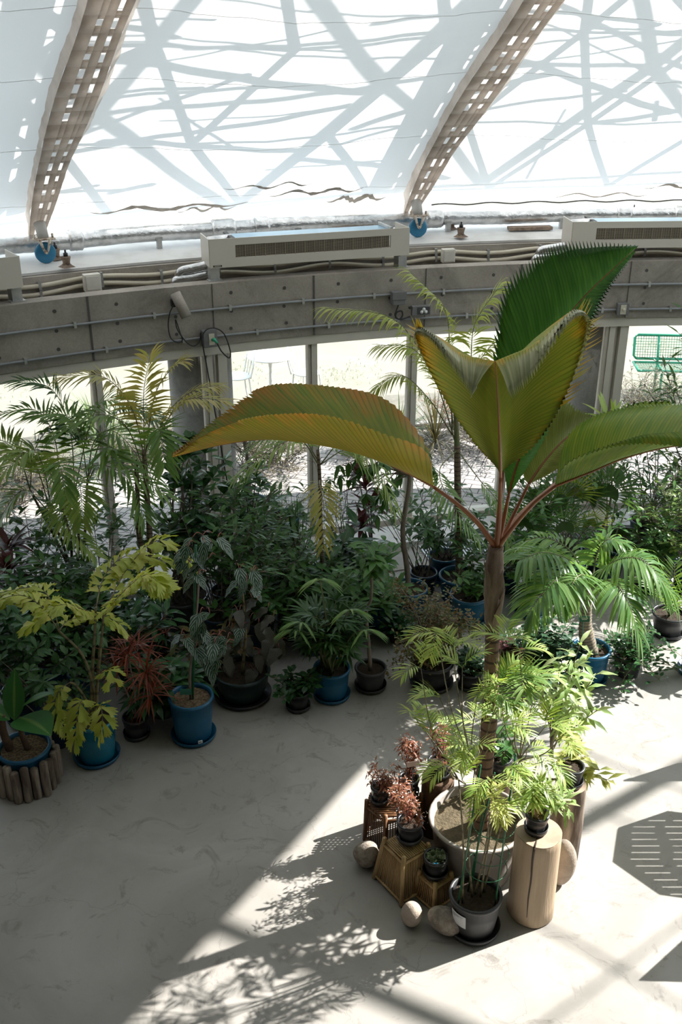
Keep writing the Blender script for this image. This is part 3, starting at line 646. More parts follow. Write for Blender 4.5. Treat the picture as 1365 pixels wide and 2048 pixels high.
def C2(pts, rad=.006, n=60): m_ = MB(); m_.tube(cat_rom(pts, n), rad, 6); return m_
q = lambda x, y, z: c+rot @ V((x, y, z))
tag(C2([q(.045, -.11, -.03), q(.09, -.10, -.12), q(.17, -.06, -.20), q(.19, -.05, -.14), q(.14, -.05, .03), q(.06, -.05, .10), q(-.03, -.05, .10), q(-.085, -.05, .03), q(-.08, -.05, -.06), q(-.05, -.05, -.3), q(.02, -.05, -.9), q(.09, -.04, -1.5), q(.20, -.03, -2.25)], .0065, 120).build('black_cable', M['black']), 'black cable looping round the socket box then dropping beside the left column', 'cable')
t2, c2, rot2 = ringbox('spot_lamp', 352, 2.76, 13.77, (.05, .05, .07), M['black'], 'grey cylindrical spot lamp tilted on the concrete beam', 'lamp')
mb = MB(); p0 = c2+rot2 @ V((0.01, -.04, .10)); p1 = c2+rot2 @ V((.08, -.13, -.11)); mb.tube([p0, p0+(p1-p0)*.02, p1], [.045, .05, .052], 20); mb.build('lamp_barrel', M['upst'], t2)
q2 = lambda x, y, z: c2+rot2 @ V((x, y, z))
tag(C2([q2(0, -.03, 0), q2(-.05, -.03, -.08), q2(-.075, -.03, -.2), q2(-.06, -.03, -.32), q2(0, -.04, -.37), q2(.05, -.04, -.35), q2(.03, -.04, -.27), q2(.0, -.03, -.15), q2(.01, -.04, -.25), q2(.09, -.05, -.38), q2(.16, -.05, -.42), q2(.22, -.04, -.38), q2(.235, -.04, -.30)], .006, 90).build('black_cable', M['black']), 'black cable hanging in a loop under the spot lamp', 'cable')
t, c, rot = ringbox('control_box', 797, 2.635, 13.73, (.14, .10, .13), M['gbox'], 'dark grey control box on the beam above the flood lamp', 'control box')
mb = MB(); mb.box(c+rot @ V((0, -.053, .03)), (.15, .012, .08), rot); bevel(mb.build('lid', M['gbox'], t, False), .003)
q = lambda x, y, z: c+rot @ V((x, y, z))
tag(C2([q(0, -.03, -.06), q(-.03, -.04, -.13), q(-.04, -.04, -.17), q(.0, -.04, -.21), q(.04, -.04, -.18), q(.03, -.04, -.13), q(-.02, -.04, -.14), q(-.03, -.04, -.19), q(.03, -.04, -.215), q(.12, -.04, -.19)], .008, 70).build('black_cable', M['black']), 'black cable coiled once below the dark control box', 'cable')
t, c, rot = ringbox('flood_lamp', 843, 2.50, 13.70, (.20, .05, .10), M['gbox'], 'flat black flood lamp with three white cells on the beam', 'lamp')
mb = MB(); mb.box(c+rot @ V((.02, -.028, .0)), (.13, .006, .07), rot); mb.build('lamp_window', M['charc'], t, False)
for (x, z) in ((-.0, -.012), (.045, -.012), (.022, .014)):
    mb = MB(); mb.tube([c+rot @ V((x, -.03, z)), c+rot @ V((x, -.035, z))], .018, 8); mb.build('lamp_cell', M['whitep'], t)
mb = MB(); mb.box(c+rot @ V((-.11, 0, .03)), (.03, .05, .02), rot); mb.build('mount', M['black'], t, False)
t, c, rot = ringbox('wall_socket', 1252, 2.405, 13.76, (.13, .05, .13), M['gbox'], 'grey box with a cream rotary switch on the right part of the beam', 'switch')
mb = MB(); mb.box(c+rot @ V((0, -.028, 0)), (.06, .006, .10), rot); mb.build('switch_plate', M['cream'], t, False)
mb = MB(); mb.tube([c+rot @ V((0, -.03, 0)), c+rot @ V((0, -.045, 0))], .016, 12); mb.build('switch_knob', M['cream'], t)
# ---------------------------------------------------------------- outdoors
def round_table(loc, label):
    t = thing('garden_table', loc, label, 'table'); mb = MB(); L0 = V(loc)
    mb.lathe([(.0, .68), (.33, .68), (.345, .69), (.345, .70), (.33, .71), (.0, .712)], L0, 40, capb=False); mb.build('tabletop', M['whitep'], t)
    mb = MB(); mb.lathe([(.025, .05), (.02, .1), (.03, .3), (.02, .5), (.05, .68)], L0, 14); mb.build('pedestal', M['whitep'], t)
    for k in range(3):
        a = k*2.1; d = V((math.cos(a), math.sin(a), 0)); mb = MB(); mb.tube(cat_rom([L0+V((0, 0, .12)), L0+d*.12+V((0, 0, .10)), L0+d*.26+V((0, 0, .02))], 8), .016, 8); mb.build('leg', M['whitep'], t)
def iron_chair(loc, rz, label):
    t = thing('garden_chair', loc, label, 'chair', 'white iron chairs on the lawn'); L0 = V(loc); Rz = Matrix.Rotation(rz, 3, 'Z')
    q = lambda x, y, z: L0+Rz @ V((x, y, z))
    mb = MB(); mb.lathe([(.0, .43), (.2, .43), (.21, .44), (.2, .45), (0, .45)], L0, 28, capb=False)
    mb.build('seat', M['whitep'], t)
    mb = MB(); arc = [q(-.19, .15, .44), q(-.2, .2, .65), q(-.15, .24, .83), q(0, .26, .9), q(.15, .24, .83), q(.2, .2, .65), q(.19, .15, .44)]
    mb.tube(cat_rom(arc, 24), .012, 8)
    for x in (-.1, 0, .1): mb.tube(cat_rom([q(x, .17, .45), q(x*1.3, .22, .65), q(x*.6, .25, .86)], 8), .008, 6)
    mb.tube([q(.06*math.cos(k), .235, .67+.08*math.sin(k)) for k in [i*2*PI/14 for i in range(15)]], .007, 6)
    mb.build('backrest', M['whitep'], t)
    for sx in (-1, 1):
        for sy in (-1, 1):
            mb = MB(); mb.tube(cat_rom([q(.14*sx, .14*sy, .43), q(.16*sx, .16*sy, .2), q(.2*sx, .2*sy, 0)], 8), .012, 8); mb.build('leg', M['whitep'], t)
p = gz(543, 800); round_table(p, 'white round pedestal table on the dry lawn outside')
iron_chair(gz(478, 808), R(-70), 'white iron chair left of the round table outside')
iron_chair(gz(614, 800), R(60), 'white iron chair right of the round table outside')
bp = gz(1345, 788); t = thing('park_bench', bp, 'green wire mesh park bench on the lawn outside, at the right edge', 'bench')
q = lambda x, y, z: bp+Matrix.Rotation(R(-4), 3, 'Z') @ V((x, y, z))
for nm, z0, z1, y0, y1 in (('backrest', .50, .86, .20, .28), ('seat', .44, .45, -.25, .18)):
    mb = MB(); x0, x1 = -.62, 1.1
    loop = [q(x0+.05, y0, z0), q(x0, y0, z0+.05*(z1-z0 > .1)), q(x0, y1, z1-.05*(z1-z0 > .1)), q(x0+.05, y1, z1), q(x1, y1, z1), q(x1, y0, z0), q(x0+.05, y0, z0)]
    mb.tube(loop, .018, 8)
    for k in range(44): x = x0+(x1-x0)*(k+.5)/44; mb.tube([q(x, y0, z0), q(x, y1, z1)], .0035, 4)
    for k in range(9): f = (k+.5)/9; mb.tube([q(x0, y0+(y1-y0)*f, z0+(z1-z0)*f), q(x1, y0+(y1-y0)*f, z0+(z1-z0)*f)], .0035, 4)
    mb.build(nm, M['greenp'], t)
for x in (-.25, .85):
    mb = MB(); mb.tube([q(x, -.2, 0), q(x, -.2, .44)], .02, 8); mb.tube([q(x, .16, 0), q(x, .16, .44), q(x, .29, .86)], .02, 8); mb.tube([q(x, -.2, .43), q(x, .16, .43)], .02, 8); mb.build('leg', M['greenp'], t)
# octagonal slotted table just right of the frame; its shadow lies on the floor
SH = V((math.cos(math.atan2(.4, .92)), math.sin(math.atan2(.4, .92)), 0))/math.tan(SUN_EL)
# ---------------------------------------------------------------- plant builders
UP = V((0, 0, 1))
PROF = {
 'ov': lambda t: math.sin(PI*t**.8)**.9, 'lance': lambda t: math.sin(PI*min(1, t)**.62)**1.1, 'obov': lambda t: math.sin(PI*t**1.55)**.75,
 'strap': lambda t: min(1, .35+3*t)*max(0, 1-t**3.5), 'heart': lambda t: math.sin(PI*t**.55)**.8, 'line': lambda t: max(0, (1-t)**.5)*min(1, .4+6*t),
}
def perp(d, ref=UP):
    s = d.cross(ref)
    if s.length < 1e-4: s = d.cross(V((1, 0, 0)))
    return s.normalized()
def leaf(mb, p, d, L, W, prof='ov', n=4, droop=.3, fold=.18, mi=0, up=None, wavy=0):
    d = V(d).normalized(); s = perp(d, up or UP); f = PROF[prof]; p = V(p); pl = pm = pr = None
    for i in range(n+1):
        t = i/n; w = W/2*max(.02, f(min(.995, max(.004, t)))) if 0 < i < n else W*.02
        nrm = s.cross(d)
        wz = wavy*math.sin(t*17)*w
        a, b, c = mb.pt(p-s*w+nrm*(fold*w+wz), (0, t)), mb.pt(p, (.5, t)), mb.pt(p+s*w+nrm*(fold*w-wz), (1, t))
        if pl is not None: mb.face((pl, pm, b, a), mi); mb.face((pm, pr, c, b), mi)
        pl, pm, pr = a, b, c
        d = (d+V((0, 0, -droop/n))).normalized(); p = p+d*(L/n)
        s = (s-d*s.dot(d)).normalized()
def wedge(mb, p, d, L, W, rnd, droop=.3, mi=0, up=None):
    "ragged fish-tail leaflet: narrow foot, wide jagged end"
    d = V(d).normalized(); s = perp(d, up or UP); nrm = s.cross(d); p = V(p)
    sk = rnd.uniform(-.35, .35); k = 4
    foot = [mb.pt(p-s*.004, (.4, 0)), mb.pt(p+s*.004, (.6, 0))]
    mids = []; ends = []
    for j in range(k+1):
        f = j/k*2-1
        mids.append(mb.pt(p+d*L*.55+s*f*W*.30+nrm*(abs(f)*.1*W)-UP*droop*L*.18, (j/k, .5)))
    for j in range(2*k+1):
        f = j/k-1; ex = (1.0 if j % 2 == 0 else .84)+sk*f*.5+rnd.uniform(-.06, .06)-.18*abs(f)
        ends.append(mb.pt(p+d*L*ex+s*f*W*.5+nrm*(abs(f)*.14*W)-UP*droop*L*.5, (j/(2*k), 1)))
    for j in range(k):
        mb.face((foot[0] if j < k/2 else foot[1], mids[j], mids[j+1]), mi)
        mb.face((mids[j], ends[2*j], ends[2*j+1], ends[2*j+2], mids[j+1]), mi)
    mb.face((foot[0], mids[k//2], foot[1]), mi)
def arc(p, d, L, droop, n=14):
    p = V(p); d = V(d).normalized(); pts = [p.copy()]
    for i in range(n):
        t = (i+1)/n; d = (d+V((0, 0, -droop*(.35+t)/n*1.2))).normalized(); p = p+d*(L/n); pts.append(p.copy())
    return pts
def frond(mb, p, d, L, droop=.9, n=20, ll=.35, lw=.03, start=.25, fwd=.55, ldroop=.35, vee=.35, rnd=random, prof='lance', rad=.007, mi_s=1, mi_l=0, nseg=3, wedgey=False, taper=.35, curve=None, tw=0, lj=.08):
    "pinnate palm frond: arching rachis with leaflets on both sides"
    pts = cat_rom(curve, 22) if curve else arc(p, d, L, droop, 18)
    m = len(pts)-1
    mb.tube(pts, [rad*(1-.75*i/m) for i in range(m+1)], 5, mi_s)
    for i in range(n):
        t = start+(1-start)*(i+.5)/n; k = t*m; a = int(min(k, m-1)); f = k-a
        q = pts[a].lerp(pts[a+1], f); dr = (pts[a+1]-pts[a]).normalized(); s = perp(dr)
        nr = s.cross(dr)
        env = min(1, .55+1.8*(t-start)/(1-start))*(1-(taper)*max(0, (t-.55)/.45)**1.3)
        for sg in (-1, 1):
            fw = fwd+(.9-fwd)*max(0, t-.6)/.4*.9
            dd = (s*sg*(1-fw*.5)+dr*fw+nr*vee+V([rnd.uniform(-lj, lj) for _ in range(3)])).normalized()
            l_ = ll*env*rnd.uniform(.92, 1.06)
            if wedgey: wedge(mb, q, dd, l_, lw*rnd.uniform(.8, 1.15), rnd, ldroop, mi_l, up=nr)
            else: leaf(mb, q, dd, l_, lw*rnd.uniform(.9, 1.1), prof, nseg, ldroop*rnd.uniform(.7, 1.3), .15, mi_l, up=nr)
    return pts
def fanleaf(mb, p, d, R_, n=26, spread=250, w=.028, droop=.25, mi=0, rnd=random, split=.24, up=None):
    d = V(d).normalized(); s = perp(d, up or UP); nr = s.cross(d); ph = R(spread)
    hub = mb.pt(V(p), (.5, 0)); prev = None
    for j in range(2*n+1):
        a = -ph/2+ph*j/(2*n); e = (d*math.cos(a)+s*math.sin(a))
        zz = nr*(.035*R_*(1 if j % 2 else -1)+.10*R_*math.cos(a))
        q = mb.pt(V(p)+e*R_*split+zz, (.5 if j % 2 else 0, .5))
        if prev is not None: mb.face((hub, prev, q), mi)
        prev = q
        if j % 2:
            l_ = R_*(1-.12*abs(a)/(ph/2))*rnd.uniform(.92, 1.05)
            leaf(mb, V(p)+e*R_*split*.92+zz, (e+nr*.08).normalized(), l_-R_*split, 2*R_*.27*ph/(2*n)*1.1, 'lance', 4, droop*rnd.uniform(.6, 1.5), .3, mi, up=nr)
# pots ------------------------------------------------------------
def add_pot(t, p, r, h, mat, soilm, style='tall', saucer=None, soil_d=.035, seg=32):
    p = V(p); z0 = .018 if saucer else 0
    if saucer:
        mb = MB(); rs = r*1.0
        mb.lathe([(rs*.86, 0), (rs*1.0, .045), (rs*1.03, .045), (rs*.98, .012), (0, .01)], p, seg); mb.build('saucer', saucer, t)
    k = {'tall': .80, 'bowl': .70, 'wide': .78, 'nursery': .76}[style]
    rl = .028 if style != 'nursery' else .02
    mb = MB(); tr = .014+r*.03
    prof = [(r*k, z0), (r*k*1.01, z0+.02), (r*(k+1)/2*1.0, z0+h*.5), (r*.95, z0+h-rl), (r*1.0, z0+h-rl), (r*1.02, z0+h-rl*.5), (r*1.0, z0+h), (r*1.0-tr*.8, z0+h), (r*1.0-tr, z0+h-.02), (r*.88, z0+h-soil_d-.02)]
    if style == 'bowl': prof[2] = (r*.9, z0+h*.45)
    mb.lathe(prof, p, seg); mb.build('pot', mat, t)
    mb = MB(); rr = r*1.0-tr-.001; rnd = random.Random(int(r*1000)); zs = z0+h-soil_d
    rows = [[(p+V((q*math.cos(2*PI*j/20), q*math.sin(2*PI*j/20), zs+rnd.uniform(-.006, .006))), (0, 0)) for j in range(20)] for q in (rr*.98, rr*.65, rr*.35)]
    ids = mb.grid(rows, True); c = mb.pt(p+V((0, 0, zs+.005)))
    for j in range(20): mb.face((ids[-1][j], ids[-1][(j+1) % 20], c))
    mb.build('soil', soilm, t); return zs
def potted(name, p, label, cat, r, h, mat, soilm=None, style='tall', saucer=None, group=None, soil_d=.035):
    t = thing(name, p, label, cat, group); zs = add_pot(t, p, r, h, mat, soilm or M['soil'], style, saucer, soil_d); return t, V(p)+V((0, 0, zs))
def trunk(t, pts, r0, r1, mat, name='trunk', n=24, seg=10, lump=0):
    P_ = cat_rom(pts, n) if len(pts) > 2 else [V(pts[0]).lerp(V(pts[1]), i/n) for i in range(n+1)]
    rnd = random.Random(int(r0*9999)); mb = MB()
    mb.tube(P_, [(r0+(r1-r0)*i/n)*(1+rnd.uniform(-lump, lump)) for i in range(n+1)], seg); mb.build(name, mat, t); return P_
def rdir(rnd, el0, el1, az0=0, az1=360):
    a = R(rnd.uniform(az0, az1)); e = R(rnd.uniform(el0, el1)); return V((math.cos(e)*math.cos(a), math.cos(e)*math.sin(a), math.sin(e)))
def fr_part(t, mats, name='frond', **kw):
    mb = MB(); frond(mb, mi_s=1, mi_l=0, **kw); return mb.build(name, mats, t)
def areca(t, tops, mats, seed, nfr=6, L=.9, ll=.34, lw=.026, n=20, droop=1.1, el=(35, 75), **kw):
    rnd = random.Random(seed)
    for tp in tops:
        for k in range(nfr):
            a = 360*k/nfr+rnd.uniform(-25, 25)
            fr_part(t, mats, p=tp, d=rdir(rnd, el[0], el[1], a, a), L=L*rnd.uniform(.8, 1.15), droop=droop*rnd.uniform(.75, 1.25), n=n, ll=ll, lw=lw, rnd=rnd, **kw)
def bush(t, base, mats, seed, nb=9, H=.5, spread=.35, per=16, L=.08, W=.035, prof='ov', droop=.4, stem_r=.006, el=(40, 80), name='foliage', droopb=.35, leaf_el=(-10, 50), whorl=0, start=.35, top=None):
    "branching shrub: woody shoots carrying separate leaves"
    rnd = random.Random(seed); ms = MB(); ml = MB()
    for k in range(nb):
        d = rdir(rnd, el[0], el[1]); l_ = H*rnd.uniform(.7, 1.15)
        b0 = V(base)+V((rnd.uniform(-1, 1)*spread*.15, rnd.uniform(-1, 1)*spread*.15, 0))
        pts = arc(b0, d, l_, droopb, 8); ms.tube(pts, [stem_r*(1-.7*i/8) for i in range(9)], 5)
        if whorl:
            for q_ in range(max(1, per//whorl)):
                t_ = 1-(1-start)*q_/max(1, per//whorl); pk = pts[min(8, int(t_*8))]
                dir_ = (pts[min(8, int(t_*8))]-pts[max(0, int(t_*8)-1)]).normalized()
                for j in range(whorl):
                    a = 2*PI*j/whorl+rnd.uniform(-.3, .3); s = perp(dir_); u_ = s.cross(dir_)
                    dd = (s*math.cos(a)+u_*math.sin(a)+dir_*rnd.uniform(.1, .8)).normalized()
                    leaf(ml, pk, dd, L*rnd.uniform(.75, 1.15), W*rnd.uniform(.85, 1.1), prof, 4, droop*rnd.uniform(.5, 1.5))
        else:
            for j in range(per):
                t_ = rnd.uniform(start, 1); f = t_*8; a_ = int(min(f, 7)); pk = pts[a_].lerp(pts[a_+1], f-a_)
                side = rdir(rnd, *leaf_el); tip = pk+side*rnd.uniform(0, spread*.18)
                if (tip-pk).length > .02: ms.tube([pk, tip], stem_r*.35, 3, cap=False)
                leaf(ml, tip, side, L*rnd.uniform(.7, 1.2), W*rnd.uniform(.8, 1.15), prof, 4, droop*rnd.uniform(.4, 1.6))
    ms.build('stems', mats[1], t); ml.build(name, mats[0], t)
def tuft(t, c, mats, seed, n=34, L=.3, W=.014, el=(15, 80), droop=1.1, name='leaf_tuft', nseg=5, prof='strap'):
    rnd = random.Random(seed); mb = MB()
    for k in range(n): leaf(mb, V(c)+V((0, 0, rnd.uniform(-.05, .03))), rdir(rnd, *el), L*rnd.uniform(.7, 1.15), W*rnd.uniform(.8, 1.2), prof, nseg, droop*rnd.uniform(.6, 1.4), .25)
    mb.build(name, mats, t)
def rhapis(t, base, mats, seed, nc=9, H=.5, R_=.2, n=8):
    "lady palm: thin canes with hand-shaped leaves of narrow fingers"
    rnd = random.Random(seed); ms = MB(); ml = MB()
    for k in range(nc):
        tp = V(base)+V((rnd.uniform(-.09, .09), rnd.uniform(-.09, .09), 0)); h = H*rnd.uniform(.45, 1.1)
        top = tp+V((rnd.uniform(-.1, .1), rnd.uniform(-.1, .1), h)); ms.tube([tp, top], .007, 5)
        for j in range(5):
            st = tp.lerp(top, rnd.uniform(.6, 1)); d = rdir(rnd, 10, 65); e = st+d*rnd.uniform(.08, .2); ms.tube([st, e], .0035, 4)
            s = perp(d); u_ = s.cross(d)
            for q_ in range(n):
                a = R(-80+160*q_/(n-1)); leaf(ml, e, d*math.cos(a)+s*math.sin(a)+u_*.08, R_*rnd.uniform(.8, 1.1)*(1-.2*abs(a)), .026, 'strap', 4, .8*rnd.uniform(.5, 1.4))
    ms.build('canes', M['stem'], t); ml.build('foliage', mats, t)
def hero(mb, mid, left, right, npl=24, K=6, pleat=.012, rag=.05, bulge=.0, curlL=None, curlR=None, rnd=random, rs=.45, warp=1.0):
    "pleated undivided palm blade: strips run from the midrib to a toothed margin"
    n = npl*2; Mi = cat_rom(mid, n)
    for edge, curl, sg in ((left, curlL, -1), (right, curlR, 1)):
        if edge is None: continue
        E_ = cat_rom(edge, n*4); E_ = [E_[min(n*4, round(n*4*(j/n)**warp))] for j in range(n+1)]; Cu = cat_rom(curl, n) if curl else None
        cols = []
        for j in range(n+1):
            a, b = Mi[j], E_[j]; t = j/n
            dirm = (Mi[min(j+1, n)]-Mi[max(j-1, 0)]).normalized(); acr = b-a; nrm = dirm.cross(acr)
            nrm = nrm.normalized()*sg if nrm.length > 1e-7 else UP
            ext = 1.0
            tooth = rag*(1 if t > rs else .15)*(1 if j % 2 else 0)
            if j % 4 == 3: tooth *= rnd.uniform(.7, 1.9)
            col = []; amp = pleat*(1 if j % 2 else -1)*min(1, acr.length/.12)
            for k in range(K+1):
                f = k/K; p = a.lerp(b, f)+nrm*(amp*math.sin(PI*min(1, f*1.2+.02)/1.25)+bulge*math.sin(PI*f)*acr.length)
                if k == K and not Cu: p = p-(acr.normalized() if acr.length > 1e-6 else V((0, 0, 0)))*min(tooth, acr.length*.5)
                col.append((p, (f*.92, t)))
            if Cu:
                c = Cu[j]
                for k in range(1, 5):
                    f = k/4; q_ = b+c*f*(1-(tooth/rag*.28 if k == 4 and rag else 0))+UP*.02*math.sin(PI*f)*min(1, c.length*20)+nrm*amp*(1-f*.3)
                    col.append((q_, (.93+.07*f, t)))
            cols.append(col)
        mb.grid(cols)
print('plant builders ready')
# ================================================================ centre group
rnd = random.Random(11)
BP = V((gz(956, 1637, .42).x, 5.0, 0))
# --- the great palm in its grey tub
palm, sp = potted('potted_palm', BP, 'tall palm with huge pleated leaves in the big grey tub', 'potted palm', .315, .43, M['greyp'], M['sand'], 'nursery', None, None, .05)
for k in range(4):
    a = R(-150+k*50); mb = MB(); c = BP+V((.313*math.cos(a), .313*math.sin(a), .405)); mb.tube([c, c+V((math.cos(a), math.sin(a), 0))*.006], .008, 8); mb.build('rim_hole', M['black'], palm)
C0 = ay(992, 1092, 4.98)
tk = [ay(962, 1640, 4.98), ay(968, 1560, 4.98), ay(980, 1430, 4.98), ay(984, 1330, 4.98), ay(986, 1230, 4.98)]
tk[0].z = .36; mb = MB(); P_ = cat_rom(tk, 60)
mb.tube(P_, [(.056-.016*i/60)*(1+.05*(1 if i % 4 == 0 else 0)+rnd.uniform(-.03, .03)) for i in range(61)], 14); mb.build('trunk', M['palmbark'], palm)
mb = MB(); mb.tube(cat_rom([P_[-1]-V((0, 0, .05)), ay(986, 1190, 4.98), ay(990, 1130, 4.98), C0], 20), [.042+.012*math.sin(i/20*PI)+rnd.uniform(-.003, .003) for i in range(21)], 12); mb.build('crown_sheath', M['sheath'], palm)
for k, (px, py, qx, qy) in enumerate(((1000, 1240, 1012, 1175), (975, 1180, 968, 1120), (1000, 1200, 1006, 1140), (992, 1260, 1003, 1205))):
    mb = MB(); leaf(mb, ay(px, py, 4.92), ay(qx, qy, 4.90)-ay(px, py, 4.92), (ay(qx, qy, 4.9)-ay(px, py, 4.92)).length, .05, 'lance', 5, -.05, .6); o = mb.build('dry_sheath', M['sheath'], palm)
def A3(*pts): return [ay(x, y, Y) for x, y, Y in pts]
def petiole(par, pts, r0=.017, r1=.009):
    mb = MB(); P2 = cat_rom(pts, 16); mb.tube(P2, [r0+(r1-r0)*i/16 for i in range(17)], 8); return mb
def big_leaf(nm, mat, stem, mid, left, right, rib=True, **kw):
    mb = MB(); hero(mb, mid, left, right, **kw); o = mb.build(nm, mat, palm)
    m2 = petiole(palm, stem+[mid[0]]); P3 = cat_rom(mid, 20); m2.tube(P3, [.0085-.006*i/20 for i in range(21)], 6); m2.build('petiole', M['petiole'], palm)
    return o
Cc = (994, 1100, 4.98)
big_leaf('leaf_blade', HM['back'], A3(Cc, (1000, 1010, 5.1)), A3((1008, 930, 5.15), (1055, 760, 5.3), (1150, 615, 5.5), (1268, 500, 5.7)),
    A3((1000, 920, 5.15), (984, 760, 5.2), (1000, 585, 5.25), (1062, 515, 5.35), (1115, 484, 5.45), (1190, 482, 5.6), (1278, 490, 5.7)),
    A3((1016, 910, 5.2), (1110, 800, 5.35), (1170, 700, 5.5), (1215, 590, 5.62), (1272, 505, 5.7)), npl=64, pleat=.009, rag=.14, bulge=-.05, rs=.22)
big_leaf('leaf_blade', HM['front'], A3(Cc, (1000, 1030, 4.92)), A3((1002, 955, 4.86), (1000, 870, 4.74), (996, 790, 4.62), (991, 722, 4.52)),
    A3((1000, 940, 4.86), (945, 880, 4.84), (885, 790, 4.78), (832, 672, 4.7), (858, 664, 4.6), (925, 708, 4.53), (991, 722, 4.52)),
    A3((1005, 940, 4.86), (1070, 890, 4.9), (1128, 800, 4.92), (1168, 668, 4.86), (1148, 622, 4.72), (1070, 688, 4.58), (991, 722, 4.52)), npl=68, pleat=.009, warp=.85, rag=.17, bulge=.10,
    curlL=[V((0, 0, 0)), V((0, 0, 0)), V((0, 0, 0)), V((-.01, -.03, .0)), V((.03, -.08, -.03)), V((.03, -.12, -.09)), V((-.01, -.13, -.14)), V((-.12, -.10, -.15))],
    curlR=[V((0, 0, 0)), V((0, 0, 0)), V((0, 0, 0)), V((.03, -.02, .04)), V((-.01, -.07, .0)), V((-.03, -.12, -.07)), V((.0, -.13, -.13)), V((.07, -.10, -.16))], rs=.38)
big_leaf('leaf_blade', HM['left'], A3(Cc, (960, 1050, 4.95), (915, 1008, 4.92)), A3((868, 974, 4.88), (800, 938, 4.8), (700, 900, 4.72), (560, 878, 4.68), (450, 888, 4.68), (345, 914, 4.7)),
    None,
    A3((868, 970, 4.86), (852, 902, 4.72), (770, 868, 4.55), (650, 830, 4.48), (520, 832, 4.48), (420, 862, 4.56), (345, 912, 4.68)), npl=68, pleat=.009, rag=.03, bulge=-.07, rs=.55, warp=.5)
mb = MB(); hero(mb, A3((868, 974, 4.88), (800, 938, 4.8), (700, 900, 4.72), (560, 878, 4.68), (450, 888, 4.68), (345, 914, 4.7)), A3((866, 968, 4.9), (853, 890, 5.12), (775, 800, 5.2), (660, 772, 5.15), (530, 772, 5.0), (430, 834, 4.86), (345, 906, 4.72)), None, npl=68, pleat=.011, rag=.03, bulge=-.03, rs=.5, warp=.5); mb.build('leaf_blade', HM['stripe'], palm)
big_leaf('leaf_blade', HM['right'], A3(Cc, (1018, 1065, 4.95), (1065, 1010, 4.9)), A3((1112, 972, 4.85), (1180, 945, 4.76), (1250, 916, 4.74), (1350, 892, 4.76), (1450, 890, 4.8), (1570, 930, 4.85)),
    A3((1112, 962, 4.87), (1138, 872, 5.1), (1195, 832, 5.2), (1290, 816, 5.2), (1420, 822, 5.1), (1580, 920, 4.9)),
    A3((1114, 964, 4.83), (1136, 926, 4.7), (1215, 893, 4.55), (1320, 868, 4.48), (1450, 872, 4.5), (1575, 925, 4.8)), npl=68, pleat=.009, rag=.05, bulge=-.06, rs=.35, warp=.5,
    curlL=[V((0, 0, .0)), V((0, .02, -.01)), V((.02, .05, -.03)), V((.04, .06, -.05)), V((.03, .04, -.04)), V((0, 0, 0))],
    curlR=[V((0, 0, 0)), V((.01, -.01, -.01)), V((.05, -.05, -.06)), V((.09, -.07, -.15)), V((.10, -.06, -.17)), V((.04, 0, -.05))])
big_leaf('leaf_blade', HM['pale'], A3(Cc, (1018, 1050, 5.1)), A3((1058, 968, 5.2), (1092, 920, 5.32), (1135, 875, 5.45), (1192, 838, 5.6)),
    A3((1050, 960, 5.2), (1040, 890, 5.3), (1072, 800, 5.4), (1112, 778, 5.5), (1150, 812, 5.6), (1195, 834, 5.62)),
    A3((1064, 965, 5.2), (1110, 942, 5.22), (1150, 905, 5.3), (1196, 842, 5.58)), npl=30, pleat=.009, rag=.02, bulge=.05, warp=.62)
big_leaf('leaf_blade', HM['back'], A3(Cc, (1008, 1040, 5.05)), A3((1018, 990, 5.06), (1035, 930, 5.08), (1065, 860, 5.12), (1108, 790, 5.2)),
    A3((1014, 980, 5.06), (1010, 910, 5.12), (1045, 840, 5.18), (1104, 788, 5.2)),
    A3((1022, 985, 5.04), (1062, 925, 5.0), (1098, 865, 5.08), (1112, 795, 5.2)), npl=22, pleat=.006, rag=.01, bulge=.08)
big_leaf('leaf_blade', HM['right'], A3(Cc, (1040, 1030, 5.3)), A3((1120, 960, 5.7), (1200, 880, 6.0), (1270, 830, 6.15), (1345, 812, 6.2)),
    A3((1118, 950, 5.7), (1190, 850, 6.05), (1260, 806, 6.2), (1340, 800, 6.2)),
    A3((1124, 960, 5.7), (1220, 890, 5.95), (1290, 850, 6.05), (1345, 816, 6.18)), npl=20, pleat=.006, rag=.03)
ER = cat_rom(A3((1005, 940, 4.86), (1070, 890, 4.9), (1128, 800, 4.92), (1168, 668, 4.86), (1148, 622, 4.72)), 60)
EL = cat_rom(A3((1000, 940, 4.86), (945, 880, 4.84), (885, 790, 4.78), (832, 672, 4.7), (858, 664, 4.6)), 60)
rf = random.Random(13)
for E_, i0, i1, sx in ((ER, 28, 58, 1), (EL, 40, 56, -1)):
    mb = MB()
    for i in range(i0, i1):
        d = V((sx*.95, -.15, .55)).normalized() if i < 50 else V((sx*.35, -.15, 1))
        leaf(mb, E_[i]-d*.03, (d+V((rf.uniform(-.12, .12), rf.uniform(-.1, .1), 0))), rf.uniform(.09, .17)*(1 if sx > 0 else .7), .026, 'lance', 4, -.2, .3)
    mb.build('torn_tips', LF['finger'], palm)
